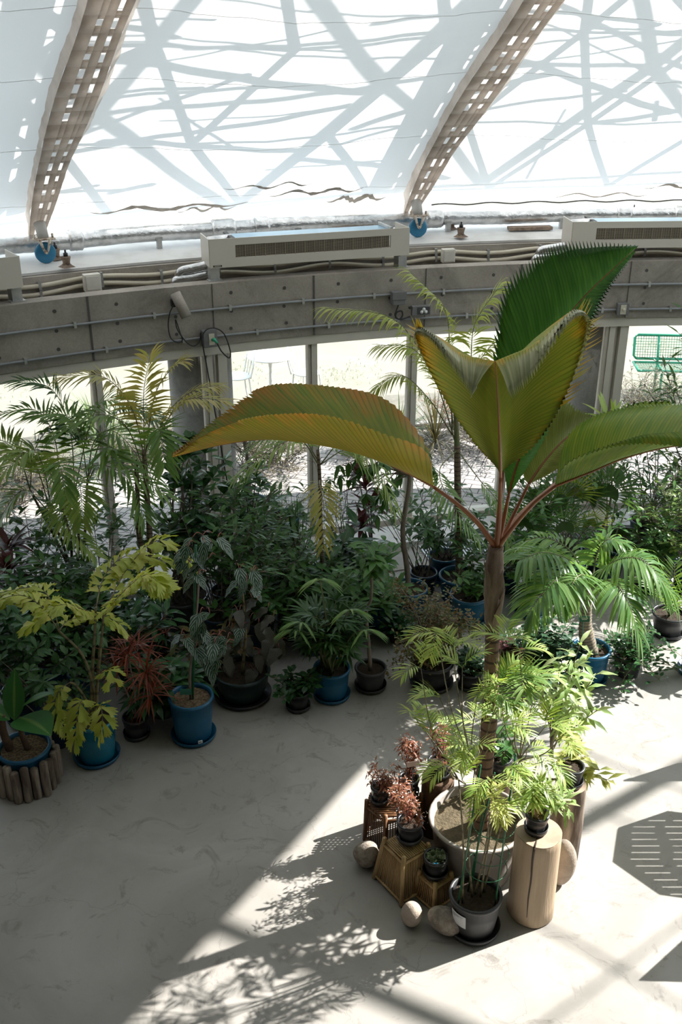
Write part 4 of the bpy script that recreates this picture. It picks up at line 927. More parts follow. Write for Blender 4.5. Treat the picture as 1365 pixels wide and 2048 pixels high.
# --- peeled log with a potted plant on it
LP = V((1.205, 4.63, 0))
t = thing('log_stand', LP, 'upright peeled log with a long crack, standing at the right of the tub', 'log')
mb = MB(); n = 40; rows = []
for z, k in ((0, .97), (.01, 1.02), (.1, 1.0), (.35, .985), (.6, .97), (.645, .965), (.65, .94)):
    rows.append([(LP+V(((.145*k*(1+.02*math.sin(3*a_)+.012*math.sin(7*a_+z)))*math.cos(a_), (.145*k*(1+.02*math.sin(3*a_)+.012*math.sin(7*a_+z)))*math.sin(a_), z)), (0, z)) for a_ in [2*PI*j/n for j in range(n)]])
ids = mb.grid(rows, True); mb.build('log_trunk', M['wood'], t)
mb = MB(); ids = [mb.pt(LP+V((.137*(1+.02*math.sin(3*a_))*math.cos(a_), .137*(1+.02*math.sin(3*a_))*math.sin(a_), .652))) for a_ in [2*PI*j/n for j in range(n)]]; mb.face(ids); mb.build('log_top', M['endgrain'], t, False)
mb = MB(); a_ = R(-112); cr = LP+V((math.cos(a_), math.sin(a_), 0))*.143
mb.tube([cr+V((.002*math.sin(z*20), 0, z)) for z in [.02+.0315*j for j in range(21)]], [.003+.004*(j/20) for j in range(21)], 6)
mb.tube([cr+V((0, 0, .652)), LP+V((0, 0, .652))], [.007, .002], 4)
mb.build('crack', M['crack'], t)
def small_pot(loc, r, h, lab, cat='potted plant', mat=None, saucer=True, name='potted_shrub', soil=None, group=None):
    return potted(name, loc, lab, cat, r, h, mat or M['blackp'], soil or M['soil'], 'nursery', M['blackp'] if saucer else None, group, .02)
t, s = small_pot(LP+V((-.02, .01, .653)), .072, .12, 'glossy black pot on the peeled log with a bright narrow-leaved plant', soil=M['mulch'])
for k in range(4):
    b0 = s+V((rnd.uniform(-.03, .03), rnd.uniform(-.03, .03), 0)); trunk(t, [b0, b0+V((rnd.uniform(-.05, .05), rnd.uniform(-.05, .05), .12))], .012, .008, M['bamboo'], 'stem', 6)
mb = MB()
for k in range(9):
    d = rdir(rnd, 15, 70); c = s+V((0, 0, .1))+d*rnd.uniform(.03, .14)
    for j in range(12): leaf(mb, c, rdir(rnd, -5, 60), .13*rnd.uniform(.7, 1.2), .022, 'strap', 4, .7)
mb.build('foliage', LF['litg'], t)
mb = MB()
for k in range(60): c = s+V((.12, .0, .10))+rdir(rnd, 0, 60)*rnd.uniform(.02, .14); leaf(mb, c, rdir(rnd, -20, 50), .10*rnd.uniform(.7, 1.2), .02, 'strap', 4, .8)
mb.build('cream_foliage', LF['white'], t)
# --- second post behind, with two pots
L2 = V((1.50, 5.10, 0)); t = thing('log_stand', L2, 'rough barked log post behind the peeled log, at its right', 'log')
mb = MB(); mb.lathe([(.105, 0), (.11, .3), (.10, .62)], L2, 26); mb.build('log_trunk', M['log'], t)
mb = MB(); mb.lathe([(.099, .62), (0, .622)], L2, 26, capb=False); mb.build('log_top', M['endgrain'], t)
t, s = small_pot(L2+V((-.01, 0, .622)), .085, .13, 'black pot on the rough post with a tall pale variegated shrub', name='variegated_shrub')
shr = t; ends = [(1120, 1330), (1160, 1290), (1190, 1350), (1150, 1400), (1100, 1390), (1195, 1420), (1130, 1440), (1080, 1340), (1175, 1310), (1140, 1350)]
mb = MB(); ml = MB(); base = s; fork = ay(1105, 1470, 5.1)
mb.tube(cat_rom([base, ay(1110, 1540, 5.12), fork], 10), [.013-.0006*i for i in range(11)], 7)
for i, (x, y) in enumerate(ends):
    e = ay(x, y, 5.1+rnd.uniform(-.3, .3)); P2 = cat_rom([fork-V((0, 0, rnd.uniform(0, .2))), fork.lerp(e, .5)+V((0, 0, -.04)), e], 10); mb.tube(P2, [.006-.0004*q_ for q_ in range(11)], 5)
    for j in range(26):
        pk = P2[rnd.randint(5, 10)]; leaf(ml, pk, rdir(rnd, -25, 60), .13*rnd.uniform(.6, 1.25), .028, 'strap', 4, .7, .3, wavy=.6)
mb.build('branches', M['bark'], shr); ml.build('foliage', LF['white'], shr)
t, s = small_pot(V((1.22, 5.62, 0)), .13, .24, 'pot with drooping cream and green leaves behind the rough post', name='variegated_shrub')
shr = t; ends = [(1150, 1495), (1180, 1510), (1200, 1540), (1165, 1480), (1215, 1560), (1130, 1520), (1170, 1560), (1140, 1465)]
mb = MB(); ml = MB(); fork = ay(1130, 1560, 5.3); mb.tube([s, fork], [.012, .008], 7)
for i, (x, y) in enumerate(ends):
    e = ay(x, y, 5.25+rnd.uniform(-.25, .2)); P2 = cat_rom([fork, fork.lerp(e, .5)+V((0, 0, .06)), e], 10); mb.tube(P2, .004, 5)
    for j in range(20): leaf(ml, P2[rnd.randint(3, 10)], rdir(rnd, -45, 40), .12*rnd.uniform(.6, 1.25), .032, 'lance', 4, .6, .3, wavy=.5)
mb.build('branches', M['bark'], shr); ml.build('foliage', LF['lit'], shr)
# --- stake pot with tall canes
SP = V((.825, 4.50, 0))
t, s = potted('staked_plant', SP, 'feathery plant on tall canes with green stakes, in a charcoal pot with a white label', 'potted plant', .162, .27, M['charc'], M['soil'], 'tall', M['charc'], None, .04)
stk = t
mb = MB(); rows = []
for z in (.12, .225):
    rows.append([(SP+V(((.146+(z-.12)*.12)*math.cos(a_), (.146+(z-.12)*.12)*math.sin(a_), z)), (0, 0)) for a_ in [R(-160+6*j) for j in range(8)]])
mb.grid(rows); lb = mb.build('paper_label', M['lab'], t, False)
mb = MB()
for k, z in enumerate((.21, .20, .19)):
    rows = [[(SP+V(((.1475+(q_-.12)*.12)*math.cos(a_), (.1475+(q_-.12)*.12)*math.sin(a_), q_)), (0, 0)) for a_ in [R(-156+5*j) for j in range(7-k*2)]] for q_ in (z-.003, z)]
    mb.grid(rows)
mb.build('label_print', M['ink'], lb, False)
STK = [((917, 1800), (962, 1530)), ((935, 1790), (990, 1545)), ((990, 1815), (1032, 1508)), ((944, 1765), (975, 1560))]
for (x0, y0), (x1, y1) in STK:
    dy = -.06 if y0 > 1795 else .05
    mb = MB(); b0 = ay(x0, y0, SP.y+dy); b0.z = s.z-.02; mb.tube([b0, ay(x1, y1, SP.y+dy*2)], .0055, 7); mb.build('green_stake', M['stake'], stk)
for z, rr, cx_ in ((.83, .125, .90), (.50, .125, .875), (.62, .12, .885)):
    mb = MB(); c = V((cx_, SP.y, z)); mb.tube([c+V((rr*math.cos(2*PI*j/28), rr*math.sin(2*PI*j/28), 0)) for j in range(29)], .0025, 5); mb.build('wire_hoop', M['stake'], stk)
ends = [(875, 1268, -.1), (905, 1300, .1), (842, 1335, 0), (925, 1335, -.1), (830, 1435, .1), (865, 1480, -.1), (905, 1455, .2), (955, 1395, 0), (1000, 1370, .1), (1040, 1300, 0), (1075, 1345, .2), (1050, 1400, .1), (1090, 1455, 0), (1010, 1450, -.2), (940, 1500, -.2), (900, 1530, -.15), (1010, 1535, -.2), (975, 1560, -.2), (1055, 1500, .1), (1100, 1520, .1), (985, 1610, -.15), (1005, 1280, .1), (960, 1450, .15), (1065, 1560, .0), (925, 1560, -.25), (1035, 1455, .25), (880, 1395, .1), (1120, 1480, .0)]
mb = MB(); hub = [ay(918, 1560, 4.45), ay(950, 1540, 4.5), ay(1010, 1540, 4.55), ay(1040, 1520, 4.6), ay(985, 1550, 4.5)]
bs = [ay(925, 1815, 4.46), ay(945, 1800, 4.5), ay(960, 1812, 4.5), ay(965, 1795, 4.54), ay(950, 1790, 4.52)]
for b, h_ in zip(bs, hub):
    b.z = s.z-.01; md = b.lerp(h_, .5)+V((rnd.uniform(-.03, .03), 0, 0)); mb.tube(cat_rom([b, md, h_], 12), [.0075-.0003*i for i in range(13)], 7)
ml = MB()
for i, (x, y, dy) in enumerate(ends):
    e = ay(x, y, 4.55+dy); h_ = min(hub, key=lambda q_: (q_-e).length); md = h_.lerp(e, .5)+V((rnd.uniform(-.05, .05), 0, -.03))
    mb.tube(cat_rom([h_, md, e], 10), [.0045-.0002*q_ for q_ in range(11)], 5)
    od = (e-h_).normalized()
    for j in range(3):
        d = (od*.5+rdir(rnd, -20, 55)).normalized()
        frond(ml, e, d, .16, 1.2, 8, .11, .0105, .15, .7, .5, .3, rnd, 'strap', .0018, 0, 0, 3)
mb.build('canes', M['cane'], stk); ml.build('foliage', LF['litg'], stk)
mb = MB()
for (x, y) in ((1000, 1375), (975, 1385), (1020, 1360), (1045, 1345)):
    frond(mb, ay(x, y, 4.62), rdir(rnd, 20, 50), .20, 1.4, 10, .15, .017, .1, .6, .3, .3, rnd, 'strap', .002, 0, 0, 4)
mb.build('dark_foliage', LF['mid'], stk)
mb = MB()
for j in range(5): frond(mb, ay(985+6*j-12, 1598, 4.35), rdir(rnd, -15, 40), .15, 1.6, 8, .10, .014, .1, .7, .3, .3, rnd, 'strap', .002, 0, 0, 3)
mb.build('yellow_foliage', LF['lit'], stk)
# --- bamboo stools
def stool(loc, h, wb, wt, rz, label, nside=4, mat=None):
    t = thing('bamboo_stool', loc, label, 'stool'); L0 = V(loc); mat = mat or M['bamboo']
    def ring(w_, z): return [L0+V((w_*math.cos(rz+2*PI*k/nside), w_*math.sin(rz+2*PI*k/nside), z)) for k in range(nside)]
    B = ring(wb, 0); T_ = ring(wt, h)
    for k in range(nside):
        mb = MB(); d = (T_[k]-B[k]).normalized(); mb.tube([B[k]+V((0, 0, .01)), T_[k]+d*.03], .015, 10); mb.build('leg', mat, t)
    for k in range(nside):
        j = (k+1) % nside; mb = MB()
        for f in (.10, .93): mb.tube([B[k].lerp(T_[k], f), B[j].lerp(T_[j], f)], .010, 8)
        ns = int((B[k]-B[j]).length/.017)
        for q_ in range(1, ns):
            f = q_/ns; mb.tube([B[k].lerp(B[j], f).lerp(T_[k].lerp(T_[j], f), .06), B[k].lerp(B[j], f).lerp(T_[k].lerp(T_[j], f), .95)], .0048, 6)
        mb.build('slat_panel', mat, t)
    mb = MB(); Tt = ring(wt, h-.004)
    for q_ in range(15):
        f = (q_+.5)/15
        if nside == 4: mb.tube([Tt[0].lerp(Tt[1], f), Tt[3].lerp(Tt[2], f)], .0055, 6)
        else:
            y = wt*(f*2-1)*.85; hw_ = math.sqrt(max(0, wt*wt*.85-y*y)); mb.tube([L0+V((-hw_, y, h)), L0+V((hw_, y, h))], .009, 6)
    mb.build('slat_top', mat, t)
    return t
S1 = V((.42, 4.86, 0)); stool(S1, .33, .205, .145, R(-100), 'square bamboo slat stool carrying a red-leaved plant, left of the small stool')
S2 = V((.62, 4.70, 0)); S2 = V((.60, 4.74, 0)); stool(S2, .19, .135, .105, R(-95), 'small low bamboo stool between the two egg-shaped stones and the tub')
S3 = V((.36, 5.27, 0)); stool(S3, .33, .20, .19, R(10), 'six-sided dark bamboo stool carrying two red-leaved plants', 6, M['bamboo2'])
def pinkshrub(loc, r, h, label, seed, tops, hr=.13):
    t, s = small_pot(loc, r, h, label, name='red_leaved_shrub'); rn = random.Random(seed); ms = MB(); ml = MB(); mf = MB()
    for (dx, dy, dz_) in tops:
        c = s+V((dx, dy, dz_))
        for k in range(9):
            e = c+rdir(rn, -60, 85)*rn.uniform(.2, 1)*hr; ms.tube(cat_rom([s+V((dx*.2, dy*.2, -.01)), s.lerp(e, .5)+V((0, 0, .03)), e], 6), .0016, 4)
            for j in range(13): leaf(ml, e+rdir(rn, -90, 90)*rn.uniform(0, .05), rdir(rn, -65, 30), .045*rn.uniform(.6, 1.3), .011, 'lance', 3, .5)
            for j in range(3): leaf(mf, e+rdir(rn, -10, 90)*.045, rdir(rn, 0, 80), .010, .010, 'ov', 2, .1)
    ms.build('stems', M['redstem'], t); ml.build('foliage', LF['pink'], t); mf.build('tiny_flowers', M['whiteflower'], t)
pinkshrub(S1+V((.02, .03, .352)), .086, .13, 'black pot of red leaves on the square bamboo stool', 3, [(0, 0, .10), (-.05, .0, .20)], .10)
pinkshrub(S3+V((-.10, -.03, .345)), .062, .12, 'small black pot of red leaves at the left of the six-sided stool', 4, [(0, 0, .12), (.04, -.02, .05)], .10)
pinkshrub(S3+V((.10, .04, .345)), .072, .13, 'black pot of red leaves next to the grey tub, on the six-sided stool', 5, [(0, 0, .15), (0, .02, .28), (.02, 0, .22)], .12)
pinkshrub(V((.42, 5.02, 0)), .06, .45, 'narrow black pot of dark red leaves in front of the six-sided stool', 6, [(-.02, -.0, .08), (-.04, 0, .17)], .10)
t, s = small_pot(S2+V((0, 0, .20)), .080, .13, 'black pot with a low dark green rosette on the small bamboo stool', name='rosette_plant')
mb = MB()
for k in range(40): c = s+V((rnd.uniform(-.05, .05), rnd.uniform(-.05, .05), .0)); leaf(mb, c, rdir(rnd, 10, 70), .045, .034, 'ov', 4, .4, .3)
mb.build('foliage', LF['rosette'], t)
mb = MB(); mb.box(s+V((-.01, -.058, .012)), (.035, .012, .006), Matrix.Rotation(.3, 3, 'Z')); mb.build('blue_tag', M['tagblue'], t, False)
mb = MB(); pk = gz(826, 1528, .82); pk = V((pk.x, pk.y, .82)); mb.box(pk, (.085, .012, .03), Matrix.Rotation(R(14), 3, 'Z') @ Matrix.Rotation(R(-30), 3, 'X')); 
st_ = thing('name_plaque', V((pk.x, pk.y, 0)), 'small brown name plaque on a thin stick behind the red-leaved shrubs', 'plaque'); mb.build('plate', M['plate'], st_, False)
mb = MB(); mb.tube([V((pk.x, pk.y, 0)), pk], .004, 6); mb.build('stick', M['black'], st_)
# stumps behind with pots
S4 = V((gz(897, 1555, .50).x-.06, gz(897, 1555, .50).y+.06, 0)); t = thing('bark_stump', S4, 'dark bark stump behind the left side of the grey tub', 'stump')
mb = MB(); mb.lathe([(.12, 0), (.115, .2), (.11, .46), (.10, .47)], S4, 24, capt=True); mb.build('stump_trunk', M['stump'], t)
pinkshrub(S4+V((0, 0, .47)), .078, .11, 'black pot of red and cream leaves on the dark stump', 9, [(0, 0, .12), (-.02, 0, .22)], .11)
S5 = V((gz(1005, 1560, .48).x, gz(1005, 1560, .48).y+.12, 0)); t = thing('bark_stump', S5, 'dark stump directly behind the palm trunk', 'stump')
mb = MB(); mb.lathe([(.11, 0), (.105, .2), (.10, .42), (.09, .43)], S5, 24, capt=True); mb.build('stump_trunk', M['stump'], t)
t, s = small_pot(S5+V((0, 0, .43)), .08, .13, 'black pot with green leaves on the stump directly behind the palm trunk', name='leafy_plant')
bush(t, s, (LF['green'], M['stem']), 71, 6, .22, .2, 12, .09, .035)
# stones
def rock(loc, sx, sy, sz, seed, mat, label, tilt=(0, 0, 0), bumpy=.06):
    rn = random.Random(seed); mb = MB(); nu, nv = 28, 16
    ks = [(V((rn.uniform(-1, 1), rn.uniform(-1, 1), rn.uniform(-1, 1))).normalized(), rn.uniform(-1, 1)) for _ in range(9)]
    M3 = Matrix.Rotation(tilt[2], 3, 'Z') @ Matrix.Rotation(tilt[0], 3, 'X') @ Matrix.Rotation(tilt[1], 3, 'Y'); pts = []
    for i in range(nv+1):
        for j in range(nu):
            th = PI*i/nv; ph = 2*PI*j/nu; d = V((math.sin(th)*math.cos(ph), math.sin(th)*math.sin(ph), math.cos(th)))
            k = 1+sum(bumpy*c*max(0, d.dot(v))**3 for v, c in ks)*1.5; pts.append(M3 @ V((d.x*sx*k, d.y*sy*k, d.z*sz*k)))
    z0 = min(p.z for p in pts); L0 = V(loc)
    rows = [[(pts[i*nu+j]+L0-V((0, 0, z0)), (0, 0)) for j in range(nu)] for i in range(nv+1)]
    mb.grid(rows[::-1], True); o = mb.build('stone', mat, None, True, org=L0); tag(o, label, 'stone')
rock((.16, 5.02, 0), .095, .08, .105, 1, M['rock1'], 'grey pitted round stone at the left end of the stools', (0, .2, 0), .10)
rock((.44, 4.52, 0), .068, .068, .088, 2, M['rock2'], 'smooth tan egg-shaped stone in front of the square bamboo stool', (0, .1, 0), .03)
rock((.645, 4.47, 0), .115, .075, .075, 3, M['rock1'], 'speckled oval stone lying against the charcoal pot', (.1, .35, -.35), .07)
rock((1.45, 4.86, 0), .08, .09, .165, 4, M['rock2'], 'tall pale stone behind the right side of the peeled log', (0, .12, 0), .14)
# --- slotted octagonal table and a chair right of the frame; their shadows fall into it
TC = V((2.42, 5.10, 0))+SH*.70
t = thing('slotted_table', V((TC.x, TC.y, 0)), 'slotted octagonal metal table whose shadow lies on the floor at the right', 'table')
mb = MB(); ra = .60; Rz = R(8)
# the top is built of rows of strips that leave slots between them
oc = [(ra*math.cos(Rz+2*PI*k/8), ra*.72*math.sin(Rz+2*PI*k/8)) for k in range(8)]
def span(y):
    xs = []
    for k in range(8):
        (x0, y0), (x1, y1) = oc[k], oc[(k+1) % 8]
        if (y0-y)*(y1-y) < 0: xs.append(x0+(x1-x0)*(y-y0)/(y1-y0))
    return (min(xs), max(xs)) if len(xs) > 1 else None
ny = 42; ymax = max(p[1] for p in oc)
for k in range(ny):
    ya = -ymax+2*ymax*k/ny; yb = ya+2*ymax/ny; a = span(ya+.0005); b = span(yb-.0005)
    if not a or not b: continue
    if k % 3 == 1: cuts = [-1, -.52, -.42, -.05, .05, .42, .52, 1]; ym = ya+(yb-ya)*.5
    else: cuts = None
    if cuts:
        for c0, c1 in zip(cuts[:-1:2], cuts[1::2]):
            pass
        q4 = [(a, b, ya, yb, -1, 1)] if abs(ya) > ymax*.85 else [(a, b, ya, yb, -1, -.8), (a, b, ya, yb, -.45, -.30), (a, b, ya, yb, .10, .25), (a, b, ya, yb, .75, 1), (a, b, ya+(yb-ya)*.45, yb, -1, 1)]
    else: q4 = [(a, b, ya, yb, -1, 1)]
    for a_, b_, y0, y1, f0, f1 in q4:
        xa0 = a_[0]+(a_[1]-a_[0])*(f0+1)/2; xa1 = a_[0]+(a_[1]-a_[0])*(f1+1)/2; xb0 = b_[0]+(b_[1]-b_[0])*(f0+1)/2; xb1 = b_[0]+(b_[1]-b_[0])*(f1+1)/2
        if y0 != ya: xa0, xa1 = max(xa0, xb0), min(xa1, xb1)
        for z in (.70,):
            ids = [mb.pt(V((TC.x, TC.y, z))+V(p)) for p in ((xa0, y0, 0), (xa1, y0, 0), (xb1, y1, 0), (xb0, y1, 0))]; mb.face(ids)
o = mb.build('tabletop', M['steel'], t, False); md = o.modifiers.new('thick', 'SOLIDIFY'); md.thickness = .008
mb = MB(); mb.lathe([(.26, 0), (.25, .015), (.03, .03), (.03, .69)], TC, 16); mb.build('pedestal', M['steel'], t)
t = thing('slotted_chair', V((TC.x+.12, TC.y+.62, 0)), 'metal chair whose shadow lies behind the table shadow at the right', 'chair'); c = V(t.location)
mb = MB(); mb.box(c+V((0, 0, .45)), (.44, .42, .012))
bevel(mb.build('seat', M['steel'], t, False), .004)
mb = MB()
for k in range(10): mb.box(c+V((-.2+.044*k, .22, .66)), (.036, .012, .36))
mb.box(c+V((0, .22, .85)), (.46, .016, .05)); mb.build('backrest', M['steel'], t, False)
for sx in (-1, 1):
    for sy in (-1, 1): mb = MB(); mb.tube([c+V((.19*sx, .19*sy, .45)), c+V((.2*sx, .2*sy, 0))], .012, 8); mb.build('leg', M['steel'], t)
c = gz(1285, 1958)+SH*.72; c.z = 0  # out-of-view table, its shape made up to throw the pointed floor shadow
t = thing('shadow_table', c+V((.8, .18, 0)), 'made-up table out of view, added to throw a corner shadow at the lower right', 'table')
mb = MB(); P0 = gz(1285, 1958)+SH*.72; P0.z = .72; d1 = V((.77, .64, 0)); d2 = V((1, -.04, 0))
lo = [mb.pt(P0+q_) for q_ in (V((0, 0, 0)), d2*1.2, d2*1.2+d1*1.1, d1*1.1)]; hi = [mb.pt(P0+q_+V((0, 0, .03))) for q_ in (V((0, 0, 0)), d2*1.2, d2*1.2+d1*1.1, d1*1.1)]
mb.face(lo[::-1]); mb.face(hi)
for k in range(4): mb.face((lo[k], lo[(k+1) % 4], hi[(k+1) % 4], hi[k]))
bevel(mb.build('tabletop', M['steel'], t, False), .006)
for f1, f2 in ((.35, .3), (1.0, .3), (.35, .9), (1.0, .9)):
    mb = MB(); b = V((P0.x, P0.y, 0))+d2*f1+d1*f2; mb.tube([b, b+V((0, 0, .72))], .02, 8); mb.build('leg', M['steel'], t)
# ================================================================ plants along the glass wall
def pot_at(name, px, py, label, cat, r, h, mat, **kw):
    "px, py: where the front foot of the pot meets the floor"
    p = gz(px, py); d = V((p.x, p.y, 0)).normalized(); p = p+d*r*.85
    ro = r*1.06
    for it in range(40):
        for (x, y, r2) in PLACED:
            dv = V((p.x-x, p.y-y, 0)); L_ = dv.length
            if L_ < ro+r2: p = p+dv.normalized()*(ro+r2-L_+.004)
        rr = math.hypot(p.x-CX, p.y-CY)
        if rr+ro > 13.3: k = (13.3-ro)/rr; p = V((CX+(p.x-CX)*k, CY+(p.y-CY)*k, 0))
    PLACED.append((p.x, p.y, ro)); return potted(name, p, label, cat, r, h, mat, **kw)
PLACED = []
def cfr(t, mats, curve, rnd, n=20, ll=.34, lw=.026, **kw):
    mb = MB(); frond(mb, None, None, 1, 0, n, ll, lw, rnd=rnd, curve=curve, mi_s=1, mi_l=0, **kw); return mb.build('frond', mats, t)
GS = (LF['areca'], M['stem']); YS = (LF['arecay'], M['cane']); DS = (LF['arecad'], M['stem']); MS = (LF['mid'], M['stem']); FS = (LF['fish'], M['cane']); TS = (LF['tang'], M['stem'])
# --- log-clad banana tub
p0 = gz(55, 1596); p0 = V((p0.x-.03, p0.y+.17, 0))
t, s = potted('banana_plant', p0, 'young banana plant in a blue rimmed pot clad with weathered log poles', 'banana plant', .19, .34, M['blue'], soilm=M['mulch'], soil_d=.03)
for k in range(19):
    a = 2*PI*k/19; rr = .207+.012*math.sin(k*2.3); mb = MB(); b = p0+V((rr*math.cos(a), rr*math.sin(a), 0)); hh = .285+.025*math.sin(k*3.1)
    mb.tube([b, b+V((0, 0, .01)), b+V((.004*math.sin(k), 0, hh*.5)), b+V((0, 0, hh-.008)), b+V((0, 0, hh))], [.022, .031, .032, .030, .02], 10); mb.build('log_pole', M['log'], t)
for (dx, dy, h_, r_) in ((-.10, .0, .30, .032), (.03, .0, .28, .024)):
    trunk(t, [s+V((dx, dy, -.02)), s+V((dx-.03, dy, h_*.5)), s+V((dx-.02, dy, h_))], r_, r_*.7, M['stump'], 'pseudostem', 12, 12, .04)
def bl(px, py, Y, qx, qy, Y2, L_, W_, dr, up=None):
    a, b = ay(px, py, Y), ay(qx, qy, Y2); mb = MB(); leaf(mb, a, b-a, L_, W_, 'ov', 12, dr, .12, 0, up); return mb.build('leaf', LF['banana'], t)
bl(40, 1435, p0.y, 100, 1440, p0.y-.35, .48, .28, .5)
bl(28, 1440, p0.y, 28, 1350, p0.y+.1, .38, .16, .2, V((0, -1, .2)))
bl(45, 1412, p0.y-.05, 108, 1362, p0.y-.1, .30, .11, .5)
bl(20, 1440, p0.y, -40, 1400, p0.y, .4, .2, .6)
# --- fishtail palm in the teal glazed pot
t, s = pot_at('fishtail_palm', 198, 1537, 'yellow-green fishtail palm in a glazed teal pot with saucer', 'potted palm', .175, .36, M['teal'], saucer=M['blue'], style='wide')
rnd = random.Random(21); Y0 = s.y
for (a, b, c, d_) in (((182, 1440), (185, 1340), (190, 1260), (192, 1215)), ((190, 1440), (188, 1380), (165, 1310), (118, 1262)), ((192, 1440), (196, 1350), (204, 1270), (207, 1230)), ((180, 1440), (172, 1400), (150, 1370), (140, 1365))):
    trunk(t, [ay(a[0], a[1], Y0), ay(b[0], b[1], Y0), ay(c[0], c[1], Y0-.05), ay(d_[0], d_[1], Y0-.1)], .014, .008, M['cane'], 'cane', 12, 8)
def fc(*pts): return [ay(x, y, Y0+dy) for x, y, dy in pts]
for crv, n, l_, w_ in ((fc((192, 1230, 0), (230, 1205, -.1), (270, 1160, -.15), (325, 1170, -.2)), 15, .17, .10), (fc((192, 1230, 0), (170, 1220, -.1), (120, 1210, -.2), (62, 1250, -.25)), 14, .16, .10),
    (fc((207, 1235, 0), (240, 1190, -.25), (290, 1150, -.3), (318, 1165, -.35)), 13, .16, .09), (fc((118, 1262, -.1), (85, 1215, -.05), (40, 1190, 0), (-15, 1205, 0)), 13, .15, .09),
    (fc((120, 1262, -.1), (95, 1190, .1), (60, 1175, .2), (0, 1185, .25)), 11, .15, .09), (fc((192, 1215, .05), (210, 1150, .3), (260, 1110, .4), (350, 1125, .45)), 13, .17, .10), (fc((205, 1230, .05), (260, 1130, .3), (320, 1080, .35), (375, 1120, .4)), 12, .17, .10),
    (fc((140, 1365, -.05), (120, 1380, -.15), (110, 1410, -.2), (125, 1450, -.25)), 8, .12, .08), (fc((180, 1420, -.05), (165, 1400, -.2), (155, 1430, -.3), (150, 1480, -.35)), 9, .13, .09), (fc((185, 1440, -.1), (200, 1410, -.2), (205, 1440, -.28), (200, 1470, -.3)), 7, .12, .08),
    (fc((190, 1350, 0), (205, 1345, -.05), (220, 1340, -.1), (225, 1365, -.1)), 4, .12, .07), (fc((118, 1262, -.1), (140, 1240, 0), (200, 1230, 0), (245, 1250, 0)), 9, .13, .08)):
    cfr(t, FS, crv, rnd, n, l_, w_, wedgey=True, ldroop=.7, vee=.1, fwd=.6, rad=.005, start=.12, taper=.15, lj=.2)
# --- red dracaena
t, s = pot_at('red_dracaena', 276, 1484, 'small dark pot of red strappy dracaena right of the teal pot', 'potted plant', .105, .17, M['blackp'], saucer=M['blackp'], style='nursery')
for i, (x, y, dy) in enumerate(((255, 1310, 0), (292, 1345, -.1), (232, 1345, .05), (300, 1388, -.15), (275, 1290, .15))):
    c = ay(x, y, s.y+dy); trunk(t, [s+V((0, 0, -.02)), s.lerp(c, .5)+V((.02, 0, 0)), c], .009, .006, M['bark'], 'stem', 8, 6); tuft(t, c, LF['red'], 40+i, 36, .27, .013, (5, 80), 1.2)
# --- striped begonia with a green pole in a blue pot
t, s = pot_at('striped_begonia', 390, 1495, 'silver-striped begonia on a green pole in a blue pot with a small white label', 'potted plant', .175, .37, M['blue'], soilm=M['mulch'], saucer=M['blue'])
mb = MB(); mb.box(V(s)+V((.075, -.158, -.29)), (.035, .006, .025), Matrix.Rotation(.4, 3, 'Z')); lb_ = mb.build('white_label', M['lab'], t, False)
mb = MB(); mb.box(V(s)+V((.074, -.162, -.288)), (.02, .004, .006), Matrix.Rotation(.4, 3, 'Z')); mb.build('label_print', M['ink'], lb_, False)
mb = MB(); mb.tube([s+V((.01, 0, -.03)), ay(392, 1090, s.y)], .010, 8); mb.build('green_pole', M['stake'], t)
mb = MB(); mb.box(s+V((-.03, -.03, .09)), (.09, .006, .045), Matrix.Rotation(R(-20), 3, 'X')); mb.build('green_label', M['lab2'], t, False)
trunk(t, [s, ay(380, 1350, s.y), ay(386, 1300, s.y), ay(395, 1200, s.y), ay(400, 1110, s.y)], .014, .008, M['bark'], 'stem', 14, 8)
def begleaves(t, pts, Y_, mat, seed, L_=.17, W_=.085, stem=None, name='leaf'):
    rn = random.Random(seed)
    for (x, y) in pts:
        for rep in range(2):
            c = ay(x+rn.uniform(-14, 14)*rep, y-14+rn.uniform(-18, 18)*rep, Y_+rn.uniform(-.18, .12)); d = V((rn.uniform(-.9, .9), -rn.uniform(.2, .9), -rn.uniform(.0, .9)))
            mb = MB(); leaf(mb, c, d, L_*rn.uniform(.75, 1.2), W_*rn.uniform(.85, 1.15), 'heart', 8, .9, .12, wavy=.2)
            q = c+V((rn.uniform(-.06, .06), .14, -.05)); mb.tube(cat_rom([c, c.lerp(q, .5)+V((0, 0, .03)), q], 5), .0035, 4, 1); mb.build(name, (mat, stem or M['redstem']), t)
begleaves(t, [(405, 1085), (425, 1100), (385, 1120), (410, 1135), (375, 1105), (420, 1240), (428, 1300), (405, 1275), (440, 1285), (390, 1310), (415, 1320), (372, 1290), (435, 1330), (455, 1290), (400, 1240), (365, 1130), (392, 1165)], s.y, LF['beg'], 5)
# --- low wide dark bowl with dark begonias
t, s = pot_at('dark_begonia', 488, 1420, 'dark-leaved begonias in a low wide dark green bowl', 'potted plant', .235, .25, M['dgreen'], saucer=M['blackp'], style='bowl', soil_d=.06)
trunk(t, [s, ay(492, 1260, s.y), ay(485, 1180, s.y)], .014, .008, M['cane'], 'stem', 10, 8)
begleaves(t, [(482, 1295), (455, 1340), (520, 1320), (500, 1250), (540, 1290), (465, 1270), (510, 1350), (530, 1270), (475, 1235), (560, 1300), (505, 1210), (548, 1245), (450, 1300)], s.y, LF['begd'], 6, .17, .10)
begleaves(t, [(484, 1285), (495, 1170), (478, 1150), (505, 1155), (488, 1190), (503, 1190)], s.y, LF['beg'], 7, .16, .09, name='silver_leaf')
